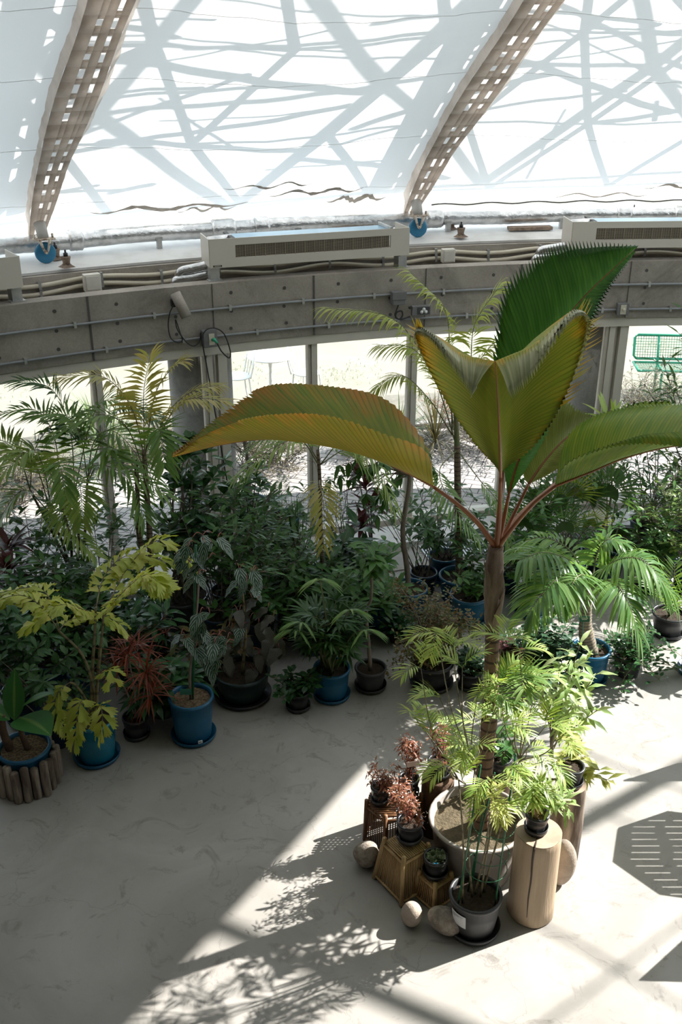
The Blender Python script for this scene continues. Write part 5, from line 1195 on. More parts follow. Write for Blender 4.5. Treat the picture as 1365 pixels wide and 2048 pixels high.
# --- small black pot with dark glossy shrub
t, s = pot_at('dark_shrub', 597, 1428, 'low dark glossy shrub in a small black pot beside the blue lady palm pot', 'potted plant', .10, .16, M['blackp'], saucer=M['blackp'], style='nursery')
bush(t, s, (LF['ficus'], M['stem']), 12, 14, .24, .3, 18, .065, .038, el=(15, 75))
# --- lady palm in blue pot
t, s = pot_at('lady_palm', 664, 1410, 'dense lady palm in a blue pot with a pale blue saucer', 'potted palm', .155, .27, M['blue'], saucer=M['blue'])
rhapis(t, s, LF['arecad'], 14, 18, .50, .22, 9)
rnd = random.Random(15)
for (x, y, dx) in ((605, 1245, -1), (640, 1160, .3), (730, 1260, 1), (595, 1260, -1), (700, 1220, .6)):
    e = ay(x, y, s.y-.2); mb = MB()
    for j in range(9): a = R(-80+20*j); leaf(mb, e, V((dx*.6+math.sin(a)*.9, -.4, math.cos(a)*.5)), .22, .022, 'strap', 5, 1.0)
    mb.tube(cat_rom([e, s.lerp(e, .6)+V((0, 0, .1)), s], 8), .005, 5, 1); mb.build('fan_leaf', (LF['mid'], M['stem']), t)
# --- slim stemmed tree in a black pot
t, s = pot_at('slim_tree', 741, 1390, 'slim bare-stemmed tree in a dark pot, right of the lady palm', 'potted tree', .135, .19, M['charc'], saucer=M['blackp'], style='nursery')
trunk(t, [s, ay(738, 1290, s.y), ay(733, 1225, s.y), ay(743, 1195, s.y), ay(744, 1130, s.y)], .018, .010, M['bark'], 'trunk', 18, 8, .03)
bush(t, ay(744, 1150, s.y), (LF['green'], M['stem']), 16, 12, .28, .3, 13, .14, .05, droop=.9, el=(5, 80))
# --- bronze small-leaved shrub
t, s = pot_at('bronze_shrub', 862, 1388, 'wide airy shrub of tiny bronze and green leaves in a black bowl', 'potted shrub', .185, .22, M['blackp'], saucer=M['blackp'], style='bowl')
rn = random.Random(17); ms = MB(); ml = MB()
for k in range(44):
    x, y = rn.uniform(775, 965), rn.uniform(1165, 1345); 
    if y > 1290 and x > 900: x -= 80
    e = ay(x, y, s.y+rn.uniform(-.35, .3)); md = s.lerp(e, .5)+V((0, 0, .12)); P2 = cat_rom([s, md, e], 10); ms.tube(P2, [.007-.0005*i for i in range(11)], 5)
    for j in range(70):
        pk = P2[rn.randint(5, 10)]+rdir(rn, -90, 90)*rn.uniform(0, .12); leaf(ml, pk, rdir(rn, -30, 70), .036*rn.uniform(.7, 1.3), .020, 'obov', 3, .3)
ms.build('branches', M['bark'], t); ml.build('foliage', LF['redsh'], t)
# --- ivy-like pale leaves in black pot
t, s = pot_at('variegated_ivy', 938, 1385, 'small black pot of white-edged ivy behind the palm trunk', 'potted plant', .11, .15, M['blackp'], saucer=M['blackp'], style='nursery')
bush(t, s, (LF['ivy'], M['stem']), 18, 12, .22, .3, 16, .055, .05, 'heart', el=(10, 80))
# --- bottle palm
t, s = pot_at('bottle_palm', 1172, 1376, 'arching bottle palm in a blue pot with a green name label', 'potted palm', .17, .30, M['blue'], saucer=M['blue'])
bpalm = t; Y0 = s.y; tk = [s+V((0, 0, -.02)), ay(1173, 1265, Y0), ay(1172, 1240, Y0), ay(1176, 1205, Y0), ay(1182, 1165, Y0)]
P2 = cat_rom(tk, 22); mb = MB(); mb.tube(P2, [.072-.0022*i+.004*(i % 2) for i in range(23)], 14); mb.build('trunk', M['bottle'], t)
mb = MB(); mb.box(ay(1170, 1238, Y0-.12), (.085, .006, .045), Matrix.Rotation(R(-25), 3, 'X')); mb.tube([ay(1168, 1242, Y0-.12), ay(1163, 1290, Y0-.10)], .004, 5)
mb.build('green_label', M['lab2'], t, False)
mb = MB(); cc = ay(1170, 1238, Y0-.128)
for j in range(2): mb.box(cc+V((0, 0, .008-.014*j)), (.06-.015*j, .003, .004), Matrix.Rotation(R(-25), 3, 'X'))
mb.build('label_print', M['ivory'], t, False)
rnd = random.Random(19)
for crv, n, l_ in ((fc((1182, 1170, 0), (1150, 1125, -.05), (1090, 1105, -.2), (1040, 1120, -.35)), 34, .40), (fc((1180, 1175, 0), (1140, 1150, -.3), (1100, 1170, -.5), (1055, 1230, -.6)), 34, .40),
    (fc((1185, 1170, 0), (1225, 1125, -.1), (1285, 1120, -.2), (1345, 1185, -.3)), 40, .42), (fc((1182, 1180, -.05), (1215, 1160, -.3), (1250, 1190, -.5), (1280, 1270, -.6)), 34, .36),
    (fc((1184, 1168, .05), (1195, 1110, .15), (1215, 1080, .15), (1250, 1085, .1)), 24, .26), (fc((1180, 1172, .0), (1140, 1100, .3), (1080, 1075, .4), (1020, 1100, .5)), 22, .34), (fc((1180, 1172, -.1), (1170, 1150, -.3), (1150, 1160, -.5), (1130, 1210, -.6)), 20, .26)):
    cfr(t, TS, crv, rnd, n, l_, .030, ldroop=1.25, vee=.25, fwd=.35, rad=.008, start=.18, prof='strap', nseg=5)
t, s = pot_at('climbing_fig', 1252, 1360, 'dark trailing fig spilling over its pot, right of the bottle palm pot', 'potted plant', .13, .2, M['blackp'], style='nursery')
bush(t, s, (LF['ficus'], M['stem']), 20, 22, .36, .5, 24, .055, .035, el=(0, 80), droopb=1.0)
t, s = pot_at('grassy_palm', 1332, 1280, 'black pot with saucer and a low grassy palm near the right edge', 'potted palm', .16, .2, M['blackp'], saucer=M['blackp'], style='nursery')
for k in range(6): fr_part(t, MS, p=s, d=rdir(random.Random(k+5), 50, 80, 60*k, 60*k+20), L=.5, droop=1.3, n=12, ll=.2, lw=.018, rnd=random.Random(k))
t, s = pot_at('leafy_plant', 1392, 1362, 'blue pot with a wide pale saucer, cut off by the right edge', 'potted plant', .17, .33, M['blue'], saucer=M['blue'], soilm=M['mulch'])
bush(t, s, (LF['green'], M['stem']), 22, 6, .4, .3, 12, .1, .04)
# ---------------------------------------------------------------- middle rows: (name, px, py, label, category, r, h, pot, kind, args)
def kind_bush(t, s, a): bush(t, s, (LF[a[0]], M['stem']), *a[1:])
rows_ = [
 ('schefflera', 60, 1455, 'schefflera with whorled leaves in a blue rimmed navy pot behind the banana', 'potted plant', .17, .27, 'navy', [('scheff', 31, 14, .95, .7, 21, .12, .045, 'obov', .5, .008, (45, 85))], 7),
 ('umbrella_plant', 120, 1500, 'dark umbrella plant in a navy pot between the banana and the teal pot', 'potted plant', .15, .24, 'navy', [('scheff', 32, 10, .62, .5, 14, .10, .04, 'obov', .5, .007, (50, 88))], 7),
 ('clusia_shrub', 30, 1400, 'round-leaved clusia in a dark pot at the left edge', 'potted plant', .15, .24, 'navy', [('ficus', 33, 10, .85, .5, 15, .12, .07, 'obov', .3, .008, (45, 88))], 5),
 ('leafy_shrub', 105, 1385, 'green shrub in a blue pot behind the fishtail palm', 'potted plant', .15, .25, 'blue', [('green', 34, 11, .75, .5, 16, .11, .045)], 0),
 ('broad_leaf_plant', 175, 1400, 'low umbrella plant in a blue pot just behind the teal pot', 'potted plant', .14, .22, 'blue', [('scheff', 35, 12, .5, .5, 14, .10, .04, 'obov', .5, .007, (30, 85))], 7),
 ('maroon_cordyline', 20, 1330, 'maroon broad-leaved cordyline near the left edge', 'potted plant', .15, .24, 'navy', None, 'mar'),
 ('leafy_shrub', 80, 1290, 'dark green shrub in a navy pot by the left glass panes', 'potted plant', .16, .26, 'navy', [('green', 36, 12, 1.15, .5, 18, .12, .045)], 0),
 ('leafy_shrub', 215, 1290, 'tall dark shrub left of the ringed palm trunks', 'potted plant', .16, .26, 'navy', [('green', 37, 12, 1.3, .5, 18, .12, .045)], 0),
 ('aglaonema', 330, 1440, 'low broad dark leaves between the red dracaena and the begonia pot', 'potted plant', .13, .17, 'blackp', [('ficus', 38, 16, .32, .4, 10, .22, .07, 'lance', .8, .007, (25, 80))], 0),
 ('bromeliad', 335, 1330, 'dark rosette with orange tips behind the red dracaena', 'potted plant', .12, .16, 'blackp', None, 'bro'),
 ('croton', 430, 1370, 'dark croton in a small black pot between the begonias', 'potted plant', .12, .16, 'blackp', [('redsh', 40, 12, .40, .4, 10, .14, .04, 'lance', .6, .007, (35, 85))], 0),
 ('leafy_shrub', 440, 1290, 'fine-leaved hanging green shrub at the foot of the left column', 'potted plant', .15, .25, 'navy', [('green', 41, 14, 1.25, .5, 26, .11, .035)], 0),
 ('navy_pot_plant', 520, 1300, 'shrub in a navy pot behind the dark bowl', 'potted plant', .15, .26, 'navy', [('green', 42, 10, .75, .5, 14, .12, .05)], 0),
 ('spreading_fern', 560, 1290, 'spreading dark fern behind the small glossy shrub', 'potted fern', .14, .2, 'blackp', None, 'fern'),
 ('papyrus', 600, 1205, 'stiff upright grassy stems by the middle glass panes', 'potted plant', .16, .22, 'navy', None, 'rush'),
 ('leafy_shrub', 560, 1200, 'green shrub right of the branching tree by the glass', 'potted plant', .15, .22, 'navy', [('greenl', 44, 10, .6, .5, 16, .12, .04)], 0),
 ('broad_leaf_plant', 680, 1230, 'broad blue-green leaves left of the slim tree', 'potted plant', .16, .24, 'navy', [('ficus', 45, 9, .65, .4, 8, .24, .10, 'lance', .7, .007, (35, 80))], 0),
 ('maroon_cordyline', 745, 1165, 'maroon sword-leaved cordyline by the glass, behind the slim tree', 'potted plant', .16, .28, 'navy', None, 'mar'),
 ('deep_blue_pot_plant', 752, 1265, 'leafy plant in a deep blue pot with saucer behind the slim tree', 'potted plant', .16, .30, 'blue', [('green', 46, 8, .3, .4, 10, .12, .05)], 0),
 ('low_peperomia', 800, 1290, 'low round-leaved plant hanging at the foot of the blue rimmed pot', 'potted plant', .12, .10, 'blackp', [('ficus', 47, 14, .2, .3, 12, .09, .05)], 0),
 ('leafy_shrub', 885, 1170, 'schefflera in a blue pot left of the thin palm trunk', 'potted plant', .16, .26, 'blue', [('scheff', 48, 11, .95, .5, 14, .12, .045, 'obov', .4, .008, (45, 88))], 7),
 ('leafy_shrub', 935, 1255, 'low green shrub in a blue pot behind the bronze shrub', 'potted plant', .18, .26, 'blue', [('green', 49, 9, .4, .4, 14, .09, .04)], 0),
 ('leafy_shrub', 1060, 1240, 'dark shrub in the shade right of the great palm trunk', 'potted plant', .16, .24, 'navy', [('green', 50, 12, .6, .4, 16, .1, .04)], 0),
 ('trailing_plant', 1075, 1370, 'dark trailing plant right of the great palm trunk', 'potted plant', .14, .2, 'blackp', [('ivy', 51, 18, .38, .5, 16, .07, .055, 'heart', .5, .006, (5, 80))], 0),
 ('coleus', 1010, 1368, 'low maroon coleus right behind the great palm trunk', 'potted plant', .11, .15, 'blackp', [('maroon', 52, 12, .25, .3, 14, .06, .04)], 0),
 ('leafy_shrub', 1300, 1190, 'dark shrub in a black pot behind the arching palm fronds', 'potted plant', .17, .26, 'blackp', [('green', 53, 10, .5, .4, 16, .1, .04)], 0),
 ('bright_shrub', 1345, 1190, 'bright green sunlit shrub by the glass at the right edge', 'potted plant', .17, .26, 'navy', [('greenl', 54, 16, .85, .5, 24, .09, .035)], 0),
 ('white_shrub', 1330, 1130, 'pale sunlit shrub by the glass near the right edge', 'potted plant', .17, .26, 'navy', [('white', 55, 12, .85, .5, 18, .10, .04)], 0),
('leafy_shrub', 150, 1330, 'dark bushy plant between the fishtail canes and the left glass', 'potted plant', .15, .24, 'navy', [('green', 58, 13, .8, .5, 20, .13, .055)], 0),
 ('leafy_shrub', 265, 1370, 'dark glossy shrub directly behind the red dracaena', 'potted plant', .14, .22, 'navy', [('ficus', 59, 12, .6, .5, 16, .13, .06)], 0),
 ('leafy_shrub', 620, 1310, 'dark broad-leaved shrub behind and left of the lady palm', 'potted plant', .15, .22, 'navy', [('green', 60, 12, .6, .5, 18, .14, .06)], 0),
 ('leafy_shrub', 700, 1290, 'dark shrub filling the gap between the lady palm and the slim tree', 'potted plant', .15, .22, 'navy', [('green', 76, 12, .6, .5, 18, .13, .05)], 0),
 ('leafy_shrub', 580, 1240, 'mixed green shrub between the forked tree and the middle ringed palm', 'potted plant', .15, .22, 'navy', [('green', 77, 12, .85, .5, 18, .13, .045)], 0),
 ('hanging_shrub', 455, 1240, 'tall hanging-leaved shrub between the left column and the forked tree', 'potted plant', .15, .26, 'navy', [('green', 78, 14, 1.3, .5, 22, .12, .04)], 0),
 ('leafy_shrub', 1010, 1190, 'tall shrub behind the crown of the great palm trunk', 'potted plant', .15, .26, 'navy', [('green', 79, 12, 1.1, .5, 18, .12, .045)], 0),
 ('leafy_shrub', 1130, 1150, 'slender shrub by the glass behind the pale rising leaf', 'potted plant', .15, .26, 'navy', [('green', 81, 12, 1.3, .5, 18, .12, .04)], 0),
 ('oleander', 1380, 1100, 'tall dark oleander by the glass at the right edge', 'potted shrub', .2, .3, 'navy', [('green', 56, 16, 2.1, .6, 26, .17, .034, 'lance', .5, .010, (60, 88))], 0),
 ('narrow_leaf_shrub', 1300, 1110, 'narrow-leaved shrub leaning over the sunlit glass on the right', 'potted shrub', .18, .28, 'navy', [('green', 57, 12, 1.2, .6, 20, .14, .03, 'lance', .5, .008, (45, 85))], 0),
]
for (nm, px, py, lab, cat, r, h, pm, args, kd) in rows_:
    t, s = pot_at(nm, px, py, lab, cat, r, h, M[pm], saucer=M[pm] if r > .15 else None)
    if isinstance(kd, int):
        for a in args:
            a = list(a); kw = {}
            names = ['key', 'seed', 'nb', 'H', 'spread', 'per', 'L', 'W', 'prof', 'droop', 'stem_r', 'el']; d = dict(zip(names, a)); key = d.pop('key'); sd_ = d.pop('seed')
            d['per'] = int(d.get('per', 14)*1.5); d['nb'] = int(d['nb']*1.35)
            if kd: d['whorl'] = kd; d['per'] = max(d['per'], kd*3)
            bush(t, s, (LF[key], M['bark' if d['H'] > .6 else 'stem']), sd_, **d)
    elif kd == 'mar':
        for i in range(4):
            c = s+V((random.Random(px+i).uniform(-.18, .18), random.Random(px-i).uniform(-.15, .15), .35+.18*i)); trunk(t, [s, c], .009, .007, M['bark'], 'stem', 6, 6); tuft(t, c, LF['maroon'], px+i, 16, .30, .055, (5, 75), .9, prof='lance')
    elif kd == 'bro': tuft(t, s+V((0, 0, .05)), LF['arecad'], 5, 30, .3, .025, (10, 70), .9); tuft(t, s+V((0, 0, .12)), LF['red'], 6, 14, .2, .015, (20, 80), .9, 'orange_leaves')
    elif kd == 'fern':
        for k in range(12): fr_part(t, DS, p=s, d=rdir(random.Random(k+50), 35, 80, 30*k, 30*k+20), L=.55, droop=1.5, n=16, ll=.14, lw=.018, rnd=random.Random(k), nseg=2)
    elif kd == 'rush':
        tuft(t, s, LF['arecad'], 8, 60, .85, .012, (55, 88), .25)
# --- swollen-root fig in a big black tub
t, s = pot_at('rooted_fig', 372, 1270, 'tangled aerial-root fig in a big black tub at the foot of the left column', 'potted tree', .25, .32, M['blackp'], style='wide')
rn = random.Random(61); mb = MB()
for k in range(26):
    a = rn.uniform(0, 2*PI); r_ = rn.uniform(.06, .2); b = s+V((math.cos(a)*r_, math.sin(a)*r_, -.02)); tp = s+V((rn.uniform(-.08, .08), rn.uniform(-.08, .08), rn.uniform(.25, .5)))
    mb.tube(cat_rom([b, b.lerp(tp, .4)+V((rn.uniform(-.07, .07), rn.uniform(-.07, .07), 0)), tp], 8), [.013-.0005*i for i in range(9)], 6)
mb.build('aerial_roots', M['bark'], t)
rn = random.Random(62); ms = MB(); ml = MB(); fk = s+V((0, 0, .45))
for k in range(30):
    x, y = rn.uniform(320, 460), rn.uniform(880, 1110); e = ay(x, y, s.y+rn.uniform(-.35, .3)); P2 = cat_rom([fk, fk.lerp(e, .5)+V((rn.uniform(-.1, .1), 0, .05)), e], 8); ms.tube(P2, [.011-.001*i for i in range(9)], 6)
    for q_ in (8, 7, 5):
        for j in range(6): leaf(ml, P2[q_], rdir(rn, -5, 65, 60*j, 60*j+30), .12*rn.uniform(.8, 1.2), .075, 'obov', 4, .3)
ms.build('branches', M['bark'], t); ml.build('foliage', LF['ficus'], t)
# --- branching tree right of the left column, blue-rimmed pot with upright trunk
t, s = pot_at('branching_tree', 500, 1215, 'forked small tree with glossy whorled leaves right of the left column', 'potted tree', .17, .26, M['navy'], style='tall')
rn = random.Random(63); ms = MB(); ml = MB()
f1 = ay(500, 1075, s.y); ms.tube(cat_rom([s, ay(502, 1130, s.y), f1], 8), .018, 8)
for (x, y) in ((490, 960), (470, 985), (520, 975), (550, 1000), (500, 1000), (530, 1030), (480, 1035), (455, 1010), (590, 1030), (515, 940), (560, 1060), (500, 1060)):
    e = ay(x, y, s.y+rn.uniform(-.25, .25)); P2 = cat_rom([f1, f1.lerp(e, .5)+V((0, 0, .05)), e], 8); ms.tube(P2, [.010-.0009*i for i in range(9)], 6)
    for q_ in (8, 7):
        for j in range(7): leaf(ml, P2[q_], rdir(rn, -10, 60, 51*j, 51*j+25), .13*rn.uniform(.8, 1.2), .055, 'obov', 4, .4)
ms.build('branches', M['bark'], t); ml.build('foliage', LF['scheff'], t)
# --- thick-trunked tree in blue rimmed pot
t, s = pot_at('tall_tree', 808, 1248, 'tall straight grey-trunked tree in a blue rimmed dark pot', 'potted tree', .185, .30, M['blue'], soilm=M['soil'])
trunk(t, [s, ay(814, 1130, s.y), ay(806, 1060, s.y), ay(818, 980, s.y), ay(822, 920, s.y)], .030, .018, M['bark'], 'trunk', 18, 10, .04)
ms = MB(); ml = MB(); rn = random.Random(64)
for (x, y) in ((760, 990), (735, 935), (770, 910), (700, 960), (790, 900), (850, 900), (720, 1000), (755, 1030), (800, 950), (680, 930), (660, 960), (740, 880), (870, 940)):
    e = ay(x, y, s.y+rn.uniform(-.2, .4)); f1 = ay(820, 950, s.y); P2 = cat_rom([f1, f1.lerp(e, .5)+V((0, 0, .12)), e], 8); ms.tube(P2, [.010-.001*i for i in range(9)], 5)
    for j in range(12): leaf(ml, P2[rn.randint(5, 8)], rdir(rn, -80, -20), .15*rn.uniform(.8, 1.2), .05, 'lance', 4, .4)
ms.build('branches', M['bark'], t); ml.build('foliage', LF['green'], t)
# --- left tall areca with ringed trunks
t, s = pot_at('ringed_palm', 318, 1310, 'tall palm with two ringed trunks and yellowing fronds before the left column', 'potted palm', .2, .28, M['navy'])
Y0 = s.y; rnd = random.Random(65)
trunk(t, [s+V((-.05, 0, -.02)), ay(302, 1200, Y0), ay(300, 1080, Y0), ay(292, 960, Y0), ay(288, 900, Y0)], .034, .018, M['ring'], 'trunk', 24, 10, .03)
trunk(t, [s+V((.05, 0, -.02)), ay(318, 1200, Y0), ay(280, 1080, Y0), ay(275, 980, Y0), ay(272, 920, Y0)], .030, .016, M['ring'], 'trunk', 24, 10, .03)
for crv, n, l_, w_ in ((fc((290, 940, 0), (288, 850, 0), (288, 780, -.05), (300, 712, -.1)), 24, .30, .026), (fc((290, 920, 0), (265, 820, -.05), (210, 755, -.1), (125, 752, -.15)), 24, .30, .026), (fc((292, 940, 0), (330, 850, -.05), (370, 800, -.1), (452, 800, -.15)), 24, .28, .026),
    (fc((292, 900, 0), (310, 790, .1), (345, 735, .1), (365, 722, .1)), 16, .26, .026), (fc((300, 900, .1), (340, 820, .2), (390, 780, .2), (440, 770, .2)), 18, .24, .024)):
    cfr(t, YS, crv, rnd, n, l_, w_, ldroop=.7, vee=.2, fwd=.45, rad=.006, start=.3)
for crv in (fc((285, 930, 0), (250, 850, -.1), (190, 830, -.2), (110, 870, -.3)), fc((280, 940, 0), (300, 880, -.2), (320, 860, -.3), (330, 930, -.4)), fc((275, 940, 0), (235, 900, -.2), (215, 905, -.3), (330, 990, -.5))):
    cfr(t, MS, crv, rnd, 20, .30, .034, ldroop=.5, vee=.2, fwd=.45, rad=.006, start=.25)
# --- big green clumping palm at the left
t, s = pot_at('clumping_palm', 165, 1260, 'big clump of green feather palms filling the left windows', 'potted palm', .24, .3, M['navy'])
Y0 = s.y; rnd = random.Random(66)
for (x, y) in ((120, 1000), (150, 985), (95, 1020), (175, 960), (60, 980)):
    trunk(t, [s+V((rnd.uniform(-.08, .08), rnd.uniform(-.08, .08), -.02)), ay((x+165)/2, (y+1180)/2, Y0), ay(x, y, Y0)], .016, .010, M['ring'], 'cane', 16, 7)
CL = [(fc((150, 1000, 0), (155, 960, -.3), (162, 985, -.5), (165, 1040, -.6)), GS, .28), (fc((95, 1000, 0), (70, 930, -.2), (30, 900, -.3), (-30, 940, -.4)), GS, .32), (fc((100, 1000, 0), (85, 930, -.4), (60, 900, -.5), (0, 950, -.7)), GS, .30),
    (fc((175, 960, 0), (190, 880, -.2), (240, 870, -.3), (330, 990, -.4)), MS, .32), (fc((175, 960, 0), (160, 870, 0), (130, 830, 0), (60, 830, 0)), MS, .32), (fc((120, 990, 0), (110, 880, .1), (70, 820, .1), (-10, 830, .1)), MS, .32),
    (fc((150, 980, 0), (180, 850, .1), (215, 800, .1), (300, 830, .1)), MS, .32), (fc((60, 980, 0), (40, 920, -.1), (0, 880, -.1), (-60, 900, -.1)), GS, .32), (fc((150, 1000, 0), (120, 1000, -.3), (130, 1040, -.5), (190, 1110, -.7)), GS, .26),
    (fc((175, 965, 0), (200, 930, -.2), (260, 960, -.3), (290, 1040, -.4)), MS, .30), (fc((95, 1020, 0), (50, 980, -.1), (10, 1020, -.2), (-20, 1090, -.3)), GS, .30), (fc((120, 1000, 0), (100, 940, -.6), (120, 930, -.8), (130, 990, -.9)), MS, .26),
    (fc((150, 985, 0), (140, 860, .2), (105, 780, .2), (40, 760, .2)), DS, .30), (fc((60, 980, 0), (70, 900, .2), (110, 850, .2), (160, 870, .2)), DS, .30), (fc((175, 960, 0), (210, 860, .1), (255, 810, .1), (320, 840, 0)), DS, .30)]
for crv, mt, l_ in CL: cfr(t, mt, crv, rnd, 24, l_*1.0, .029, ldroop=.5, vee=.2, fwd=.45, rad=.006, start=.22)
# --- middle ringed cane palm
t, s = pot_at('ringed_palm', 652, 1290, 'slim ringed-cane palm with a pale hanging frond, behind the lady palm', 'potted palm', .17, .26, M['navy'])
Y0 = s.y; rnd = random.Random(67)
trunk(t, [s, ay(646, 1160, Y0), ay(643, 1080, Y0), ay(640, 960, Y0), ay(636, 900, Y0)], .024, .014, M['ring'], 'trunk', 24, 10, .03)
cfr(t, (LF['arecay'], M['cane']), fc((640, 960, 0), (640, 970, -.35), (648, 1010, -.5), (648, 1095, -.62)), rnd, 17, .22, .030, ldroop=.6, vee=.15, fwd=.5, rad=.006, start=.1)
for crv, mt in ((fc((638, 930, 0), (600, 880, -.2), (540, 900, -.3), (470, 955, -.4)), GS), (fc((640, 930, 0), (690, 880, -.1), (750, 920, -.2), (790, 1020, -.3)), GS), (fc((636, 920, 0), (600, 870, .1), (540, 870, .1), (480, 910, .1)), MS), (fc((636, 910, 0), (650, 840, .1), (700, 840, .1), (750, 900, .1)), MS), (fc((640, 930, 0), (690, 900, .1), (720, 920, .1), (760, 980, .1)), GS)):
    cfr(t, mt, crv, rnd, 18, .28, .026, ldroop=.8, vee=.2, fwd=.45, rad=.006, start=.2)
# --- tall airy palm with feathery fronds behind the great palm
t, s = pot_at('feather_palm', 920, 1222, 'tall thin palm with airy yellow-green fronds rising to the concrete beam', 'potted palm', .2, .26, M['blue'])
Y0 = s.y; rnd = random.Random(68)
trunk(t, [s, ay(918, 1080, Y0), ay(916, 980, Y0), ay(915, 890, Y0)], .040, .030, M['ring'], 'trunk', 24, 10, .03)
trunk(t, [ay(915, 900, Y0), ay(912, 830, Y0), ay(905, 760, Y0)], .028, .012, M['stem'], 'crown_shaft', 12, 8)
AG = (leafmat('airy_palm_leaf', (.26, .36, .07), (.42, .44, .12), transl=.45), M['stem'])
for crv, n, l_, mt in ((fc((910, 880, 0), (870, 760, -.1), (790, 640, -.2), (650, 615, -.35)), 34, .30, AG), (fc((905, 860, 0), (900, 720, 0), (890, 620, 0), (822, 545, -.05)), 32, .34, AG), (fc((910, 860, 0), (940, 740, .1), (950, 650, .1), (1000, 570, .1)), 28, .34, AG),
    (fc((905, 870, 0), (860, 800, 0), (800, 750, -.1), (735, 790, -.2)), 24, .26, AG), (fc((912, 870, 0), (890, 780, -.2), (830, 700, -.3), (760, 690, -.3)), 24, .28, AG), (fc((908, 860, .1), (940, 760, .2), (985, 690, .2), (1060, 640, .2)), 22, .30, AG)):
    cfr(t, mt, crv, rnd, int(n*1.3), l_, .019, ldroop=1.0, vee=.1, fwd=.55, rad=.007, start=.3, nseg=4)
for crv in (fc((915, 900, 0), (880, 940, -.5), (900, 1000, -.8), (960, 1080, -1.0)), fc((915, 900, 0), (960, 960, -.3), (1000, 1010, -.4), (1020, 1090, -.5))):
    cfr(t, MS, crv, rnd, 20, .24, .022, ldroop=.8, vee=.1, fwd=.5, rad=.006, start=.35)
# --- fan palms on the right
def fanpalm(px, py, label, seed, tips, mat, Rr=.36, pot='navy', r=.18, sp=230, h=.28):
    t, s = pot_at('fan_palm', px, py, label, 'potted palm', r, h, M[pot]); rn = random.Random(seed)
    for (x, y, dy, R1) in tips:
        e = ay(x, y, s.y+dy); mb = MB(); mb.tube(cat_rom([s, s.lerp(e, .55)+V((0, 0, .06)), e], 10), [.008-.0003*i for i in range(11)], 6, 1)
        d = ((e-s).normalized()*.8+V((0, -.25, .2))).normalized(); fanleaf(mb, e, d, Rr*R1, 22, sp, rnd=rn, droop=.35); mb.build('fan_leaf', (mat, M['stem']), t)
    return t
fanpalm(1095, 1210, 'dark fan palm behind the bottle palm, left of the right column', 70, [(1085, 1030, 0, 1), (1050, 1050, -.2, .9), (1120, 1010, .1, 1), (1130, 1060, -.2, .9), (1065, 1000, .2, 1), (1150, 1040, .1, .8)], LF['fan'], .42)
fanpalm(1205, 1180, 'fan palm with one yellow fan in front of the right column', 71, [(1215, 990, 0, 1), (1240, 960, .2, 1.0), (1180, 1000, .1, .9), (1260, 1010, .1, .9)], LF['fan'], .46)
t = fanpalm(1160, 1190, 'small yellow-green fan palm below the striped leaf', 72, [(1180, 1050, -.3, .8), (1150, 990, -.1, .9)], LF['fany'], .36)
fanpalm(1275, 1135, 'spiky dark fan palm in a black pot by the right glass', 73, [(1275, 1060, 0, .9), (1250, 1070, -.1, .8), (1300, 1065, 0, .8), (1285, 1090, -.2, .8)], LF['fan'], .36, 'blackp', .22)
t, s = pot_at('ruffled_palm', 1215, 1150, 'young palm with jagged light green leaflets before the right column', 'potted palm', .17, .26, M['navy'])
Y0 = s.y; rnd = random.Random(75); trunk(t, [s, ay(1222, 1000, Y0), ay(1222, 860, Y0)], .016, .008, M['cane'], 'cane', 14, 7)
for (x, y, a) in ((1222, 850, 0), (1215, 840, 1), (1230, 845, 2), (1220, 835, 3)):
    mb = MB(); c = ay(x, y, Y0)
    for j in range(4): leaf(mb, c, rdir(rnd, 10, 75, 90*a+20*j, 90*a+20*j+20), .3, .055, 'strap', 5, .5)
    mb.build('leaf', LF['litg'], t)
for k, (px, py, y1, lab) in enumerate(((690, 1170, 985, 'left'), (870, 1180, 1010, 'right'))):
    t, s = pot_at('thin_stemmed_shrub', px, py, 'thin twiggy shrub before the glass, to the %s of the tall grey trunk' % lab, 'potted shrub', .14, .22, M['navy'])
    bush(t, s, (LF['green'], M['bark']), 80+k, 12, 1.0, .6, 9, .08, .025, 'lance', stem_r=.006, el=(55, 88))
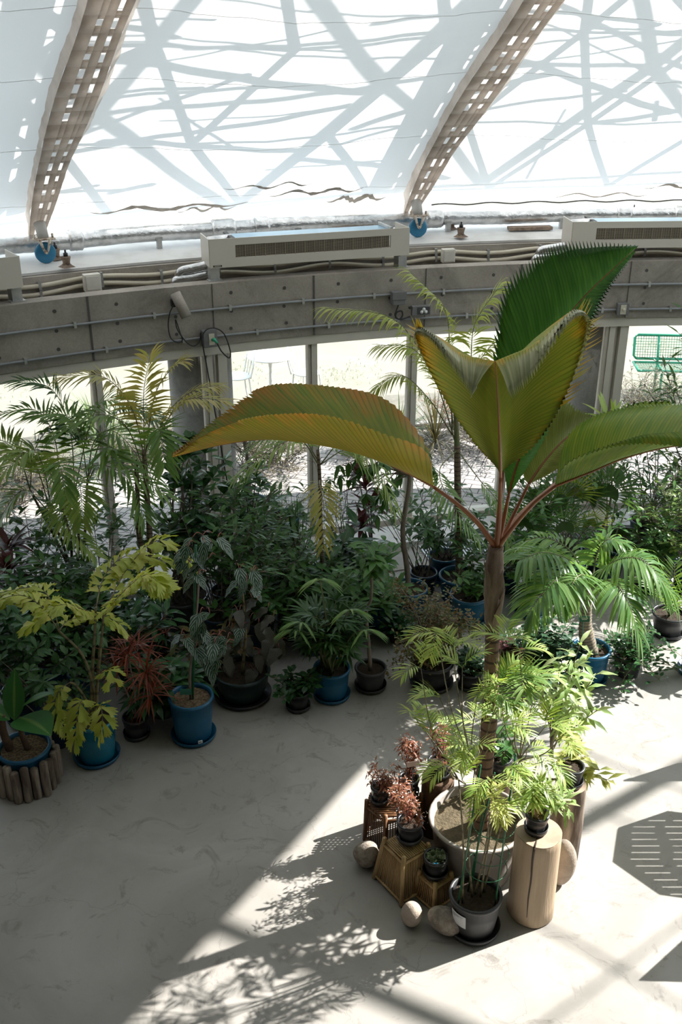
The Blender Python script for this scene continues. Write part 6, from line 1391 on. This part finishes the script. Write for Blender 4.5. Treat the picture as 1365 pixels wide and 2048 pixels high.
# ---------------------------------------------------------------- outside by the glass
def out_pot(px, py, Y_, r, h, mat, label, nm, cat='potted plant'):
    p = gz(px, py); p.z = -.01; return potted(nm, p, label, cat, r, h, mat)
t, s = out_pot(500, 1065, 0, .22, .40, M['blue'], 'big blue pot outside the glass, next to the left column', 'desert_rose')
mb = MB(); mb.tube(cat_rom([s+V((0, 0, -.03)), s+V((0, 0, .2)), s+V((.02, 0, .45)), s+V((-.03, 0, .9))], 12), [.09, .08, .065, .05, .04, .035, .03, .025, .02, .018, .016, .014, .012], 10); mb.build('trunk', M['bark'], t)
bush(t, s+V((0, 0, .6)), (LF['green'], M['bark']), 90, 8, .5, .4, 10, .1, .04)
t, s = out_pot(566, 1085, 0, .20, .34, M['blue'], 'smaller blue pot with a cycad outside the glass', 'cycad', 'potted cycad')
for k in range(9): fr_part(t, (LF['bushg'], M['stem']), p=s, d=rdir(random.Random(k+90), 25, 60, 40*k, 40*k+30), L=.6, droop=.8, n=22, ll=.12, lw=.010, rnd=random.Random(k), nseg=2)
rn = random.Random(95); k = 0
OB = [(30, 1010, .8, 'bush', 'dry brown bush in the bed outside, far left'), (225, 925, .85, 'bushg', 'green grassy clump outside behind the ringed palm'), (190, 870, .7, 'bushg', 'bright grass clump outside at the left window post'), (500, 930, .8, 'bush', 'twiggy tan bush outside, right of the left column'), (560, 925, .6, 'bush', 'low tan bush outside behind the orange leaf'),
    (800, 880, .7, 'bushg', 'grassy bush outside under the feathery fronds'), (870, 890, .9, 'bush', 'dry arching grass outside, left of the great palm petioles'), (940, 860, .9, 'pink', 'bush with pinkish leaves outside behind the great palm'), (980, 900, .8, 'bush', 'grey-green bush outside behind the palm petioles'), (1270, 850, .8, 'bush', 'dry bush outside below the green bench'), (1330, 840, .7, 'bushg', 'green bush outside below the bench, at the right edge'), (90, 980, .6, 'bush', 'low dry bush outside behind the clumping palm'), (300, 920, .7, 'bush', 'dry bush outside left of the left column'), (720, 900, .5, 'bush', 'low bush outside, left of the feathery palm')]
for (px, py, H_, key, lab) in OB:
    p = gz(px, py); p.z = 0; t = thing('garden_bush', p, lab, 'bush')
    if 'grass' in lab: tuft(t, p+V((0, 0, .04)), LF[key], px, 130, H_, .016, (25, 85), 1.2)
    else: bush(t, p, (LF[key], M['bark']), px, 30, H_, .8, 40, .05, .02, stem_r=.006, el=(15, 85))
rn = random.Random(97)
for i, (px, py) in enumerate(((250, 700), (40, 770), (660, 755), (500, 740), (720, 740), (1320, 690), (900, 700), (590, 830))):
    p = gz(px, py); p.z = -.02; mb = MB()
    for k in range(110): leaf(mb, p+V((rn.gauss(0, .25), rn.gauss(0, .35), 0)), rdir(rn, 30, 85), .06, .012, 'line', 2, .4)
    o = mb.build('grass_patch', LF['bushg'], None, True, org=p); tag(o, None, None, None, 'stuff'); o['label'] = 'sparse green grass growing in the dry lawn'; o['category'] = 'grass'; o['group'] = 'sparse grass on the lawn'
